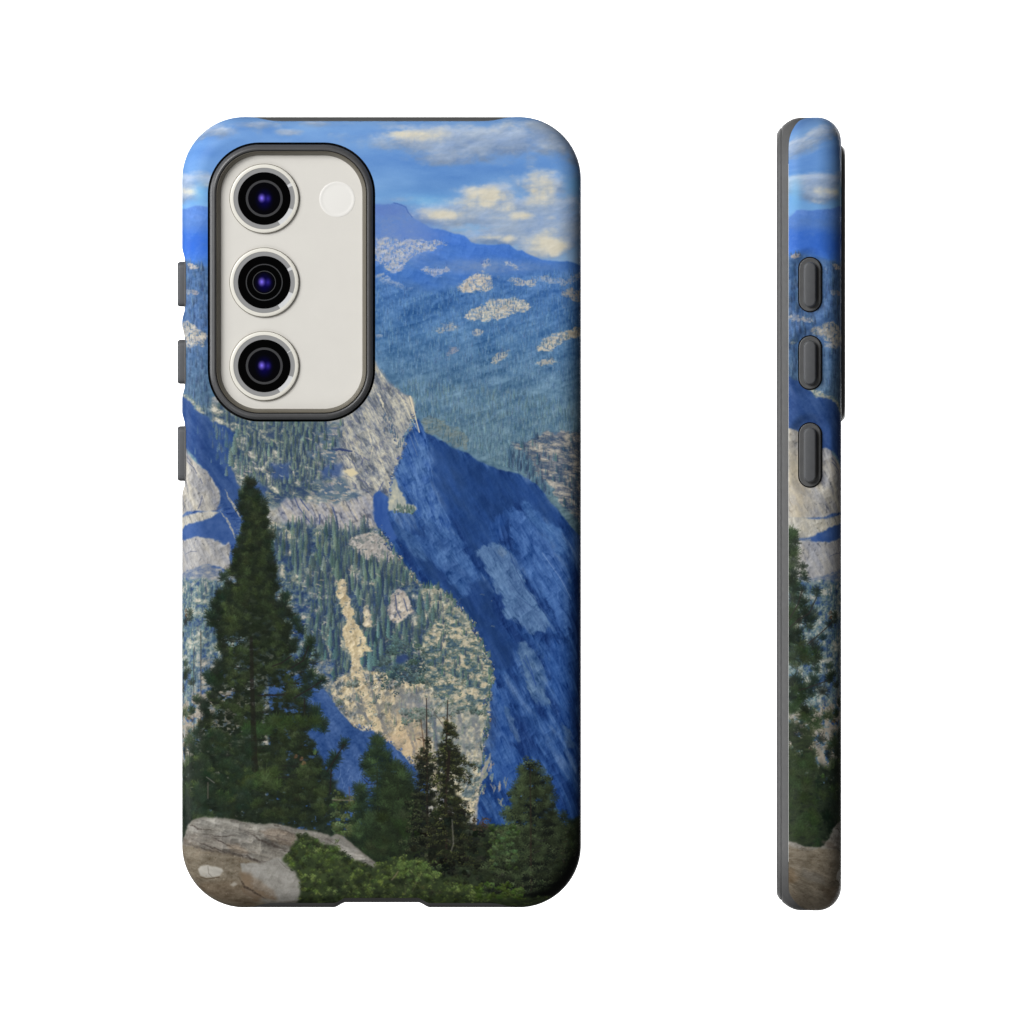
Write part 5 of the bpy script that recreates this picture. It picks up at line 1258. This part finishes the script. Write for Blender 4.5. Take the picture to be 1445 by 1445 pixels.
def build_rim(parent):
    st = [(.9, 5, 1), (1.2, .6, 1), (2.4, -1.0, 1), (3.6, -2.5, 0), (5.2, -4.0, 0), (7.0, -5.2, 0), (8.6, -5.6, 0), (9.8, -5.2, 0), (10.6, -4.2, 0), (11.2, -2.6, 1), (11.8, -2.6, 1), (12.4, -3.0, 2), (13.2, -2.2, 2), (16.0, 4.6, 2), (17.6, 9.6, 2)]
    return stack('camera_rim', rrect(294.5, 202.5, 529., 594.5, 72, 30), st, [M_FRAME, M_GAP, M_INNER], parent)

def build_button(parent, a, b):
    # lies on the left wall: local outline in (depth, y), built outward along -x
    def loop(hw, ya, yb, n=14):
        o = []
        for k in range(n+1):
            t = R(180+180*k/n); o.append((PD+hw*math.cos(t), ya+hw+hw*math.sin(t)))
        for k in range(n+1):
            t = R(180*k/n); o.append((PD+hw*math.cos(t), yb-hw+hw*math.sin(t)))
        return o
    def pillmesh(name, layers, mats, par):
        V, F, MI = [], [], []
        n = None
        for (hw, ya, yb, px, mi) in layers:
            lp = loop(hw, ya, yb); n = len(lp)
            V += [W(px, y, d) for (d, y) in lp]
        for k in range(len(layers)-1):
            for i in range(n):
                j = (i+1) % n
                F.append((k*n+i, k*n+j, (k+1)*n+j, (k+1)*n+i)); MI.append(layers[k+1][4])
        F.append(tuple(range((len(layers)-1)*n, len(layers)*n))); MI.append(layers[-1][4])
        ctr = W(260, (a+b)/2, PD)
        if par is not parent: ctr2 = (0, 0, 0)
        o = meshobj(name, [(v[0]-ctr[0], v[1]-ctr[1], v[2]-ctr[2]) for v in V], F, mats, par, MI)
        if par is parent: o.location = ctr
        o.data.polygons[len(o.data.polygons)-1].use_smooth = False
        o.data.set_sharp_from_angle(angle=R(34))
        return o
    g = 1.6
    base = pillmesh('side_button', [(PW, a, b, 266, 1), (PW, a, b, 262.6, 1), (PW-g, a+g, b-g, 262.8, 1), (PW-g, a+g, b-g, 261.4, 0), (PW-g-1.2, a+g+1.2, b-g-1.2, 260.6, 0), (PW-6.2, a+6.2, b-6.2, 261.2, 0)], [M_RUB, M_GAP], parent)
    kw = 9.0
    pillmesh('raised_key', [(kw, a+7.2, b-7.2, 262, 0), (kw, a+7.2, b-7.2, 254.2, 0), (kw-.7, a+7.9, b-7.9, 252.2, 0), (kw-2.0, a+9.2, b-9.2, 250.8, 0), (kw-3.2, a+10.4, b-10.4, 250.5, 0)], [M_KEY], base)
    return base

def phone_case(label, group):
    root = empty('phone_case')
    root['label'] = label; root['category'] = 'phone case'; root['group'] = group
    build_shell(root); build_bumper(root); build_liner(root); build_rim(root)
    for a, b in PILLS: build_button(root, a, b)
    return root

def dup_tree(o, parent=None):
    c = o.copy(); COL.objects.link(c); c.parent = parent
    for ch in o.children: dup_tree(ch, c)
    return c

# ---- phone in the first case
def disc_steps(name, cx, cy, r, steps, mats, parent, origin=None, n=96, last=True):
    loop = [(cx+r*math.cos(2*math.pi*k/n), cy+r*math.sin(2*math.pi*k/n), math.cos(2*math.pi*k/n), math.sin(2*math.pi*k/n)) for k in range(n)]
    return stack(name, loop, steps, mats, parent, False, last, origin)

def build_phone():
    root = empty('phone')
    root['label'] = 'cream phone with three round cameras, held inside the landscape-print case seen from the back'
    root['category'] = 'phone'
    body = stack('phone_body', rrect(x0+22, y0+22, x1-22, y1-22, RC-20, 20),
                 [(6, 14.4, 0), (3, 15.5, 0), (.5, 19, 0), (0, 26, 0), (0, 74, 0), (.6, 78, 0), (2.5, 82, 0), (6, 83.5, 0), (12, 84, 1)], [M_CREAM, M_SCREEN], root, False, True)
    # back glass: the part the camera opening leaves free stands a little proud
    stack('back_panel', rrect(299, 207, 524.5, 590, 66, 24), [(0, 14.5, 0), (0, 9.8, 0), (1.2, 9.2, 0), (6, 9.2, 0)], [M_CREAM], root, False, True)
    def ring_arc(name, cx, cy, ro, ri, a0, a1, d, m, par):
        V, F = [], []
        n = max(3, int((a1-a0)/3))
        for k in range(n+1):
            a = R(a0+(a1-a0)*k/n)
            for (rr, dd) in ((ro, d+1.5), (ro, d), (ri, d), (ri, d+1.5)):
                V.append(W(cx+rr*math.cos(a), cy-rr*math.sin(a), dd))
        for k in range(n):
            for q in range(3): F.append((k*4+q, k*4+q+1, k*4+q+5, k*4+q+4))
        F += [(0, 1, 2, 3), tuple(n*4+q for q in (3, 2, 1, 0))]
        o = meshobj(name, V, F, [m], par, None, False)
        return o
    for i, cy in enumerate((280.7, 398.8, 516.6)):
        cx = 373.3
        wall = disc_steps('camera_lens', cx, cy, 48.6, [(-.6, 10, 1), (-.6, 6.2, 1), (0.2, 5.2, 1), (.9, 4.8, 0), (2.2, 4.4, 0), (5.2, 4.4, 0), (5.2, 6.5, 0)], [M_RIM, M_LINE], root)
        ring_arc('grey_ring', cx, cy, 43.3, 37.0, 31, 301 if i < 1 else 301, 5.0, M_GREY, wall)
        ring_arc('grey_ring', cx, cy, 43.3, 37.0, -21, 24 if i < 2 else 28.6, 5.0, M_GREY, wall)
        ring_arc('ring_highlight', cx, cy, 43.3, 37.0, -59.4, -20.6, 5.0, M_HILITE, wall)  # pale arcs stand in for highlights on the grey ring
        ring_arc('ring_highlight', cx, cy, 43.3, 37.0, 24.4 if i < 2 else 29, 30.6, 5.0, M_HILITE, wall)
        steps = [(0, 8, 0), (0, 4.9, 0), (.6, 4.4, 0), (11.2, 4.4, 0), (11.2, 4.25, 1), (14.4 if i != 1 else 12.6, 4.25, 1), (14.4 if i != 1 else 12.6, 4.5, 0)]
        if i == 1: steps += [(20.8, 4.5, 0), (20.8, 4.3, 1), (21.8, 4.3, 1), (21.8, 4.6, 0)]
        disc_steps('lens_glass', cx, cy, 37.2, steps, [M_BLACK, M_HOOP], wall)
        r = 22.4 if i != 1 else 14.5
        disc_steps('inner_lens', cx, cy, r, [(0, 4.6, 0), (0, 4.1, 0), (r*.3, 3.6, 0), (r*.6, 3.2, 0), (r*.85, 3.05, 0)], [M_GLINT], wall, origin=W(cx, cy, 4.4))
    disc_steps('flash_lens', 476, 281.8, 25, [(0, 10, 0), (0, 9.0, 0), (.8, 8.8, 0), (3.0, 8.75, 0), (3.6, 8.9, 0), (6, 8.8, 0)], [M_FLASH], root)
    return root

case = phone_case('mountain-print phone case turned to show its printed back and a large camera opening', 'phone cases with a mountain landscape print')
flat = case
edge = dup_tree(case)
edge['label'] = 'narrow phone case standing edge-on, showing three dark buttons down its printed side'
phone = build_phone()

LENS, DIST = 800., 0.195075*800./36.
def wx(px): return (px-722.5)*P
def wz(py): return (722.5-py)*P
flat.location = (wx(CX), 0, wz(CY0))
phone.location = flat.location
yaw = math.atan(wx(1150)/DIST)
h = 281.5*P
edge.rotation_euler = (0, 0, R(90)-yaw)
# the near long wall sits at the picture distance, its middle (across the thickness) at 1142
h2 = 215*P
edge.location = (wx(1142)*.9956+h2*math.sin(yaw), h2*math.cos(yaw)-.019, wz(CY0)*1.0045)

# ---- white studio backdrop, lit by its own lamps
bd = bpy.data.meshes.new('backdrop')
S = .88
V = []; F = []
prof = [(1.9, .75), (1.9, -.75)]
for (y, z) in prof: V += [(-S, y, z), (S, y, z)]
for k in range(len(prof)-1): F.append((2*k, 2*k+1, 2*k+3, 2*k+2))
M_BACK = mat('white_paper', (250, 250, 250), .9, .1, nscale=4)
bo = meshobj('backdrop', V, F, [M_BACK]); bo['kind'] = 'structure'

def area(name, loc, target, size, power, colr=(1, 1, 1), sy=None):
    l = bpy.data.lights.new(name, 'AREA'); l.energy = power; l.size = size; l.color = colr
    if sy: l.shape = 'RECTANGLE'; l.size_y = sy
    o = bpy.data.objects.new(name, l); COL.objects.link(o); o.location = loc
    from mathutils import Vector
    o.rotation_euler = (Vector(target)-Vector(loc)).to_track_quat('-Z', 'Y').to_euler()
    return o
area('backdrop_lamp', (-1.0, .95, .35), (-.35, 1.9, 0), .6, 34)
area('backdrop_lamp', (1.0, .95, .35), (.35, 1.9, 0), .6, 34)
area('key_softbox', (-.68, -.78, .50), (0, 0, 0.0), .75, 9.7)
area('fill_softbox', (-.62, -.95, .48), (0, 0, 0), .55, 6.5)
area('added_side_fill', (-1.3, .05, .15), (.05, 0, 0), .6, 6.5)  # added lamp, brightens the bumper lip that faces left
area('added_low_fill', (-.5, -.9, -.95), (0, 0, -.05), .7, 3.6)  # added lamp from below, lifts the dark undersides of the bumper

w = bpy.data.worlds.new('World'); scene.world = w; w.use_nodes = True
w.node_tree.nodes['Background'].inputs['Color'].default_value = (1, 1, 1, 1)
w.node_tree.nodes['Background'].inputs['Strength'].default_value = .10

cam = bpy.data.cameras.new('camera'); cam.lens = LENS; cam.sensor_width = 36; cam.clip_start = .01; cam.clip_end = 50
co = bpy.data.objects.new('camera', cam); COL.objects.link(co)
co.location = (0, -DIST, 0); co.rotation_euler = (R(90), 0, 0)
scene.camera = co
scene.view_settings.view_transform = 'Standard'
scene.view_settings.look = 'None'
scene.view_settings.exposure = 0
scene.view_settings.gamma = 1
scene.view_settings.use_curve_mapping = False
scene.render.film_transparent = False
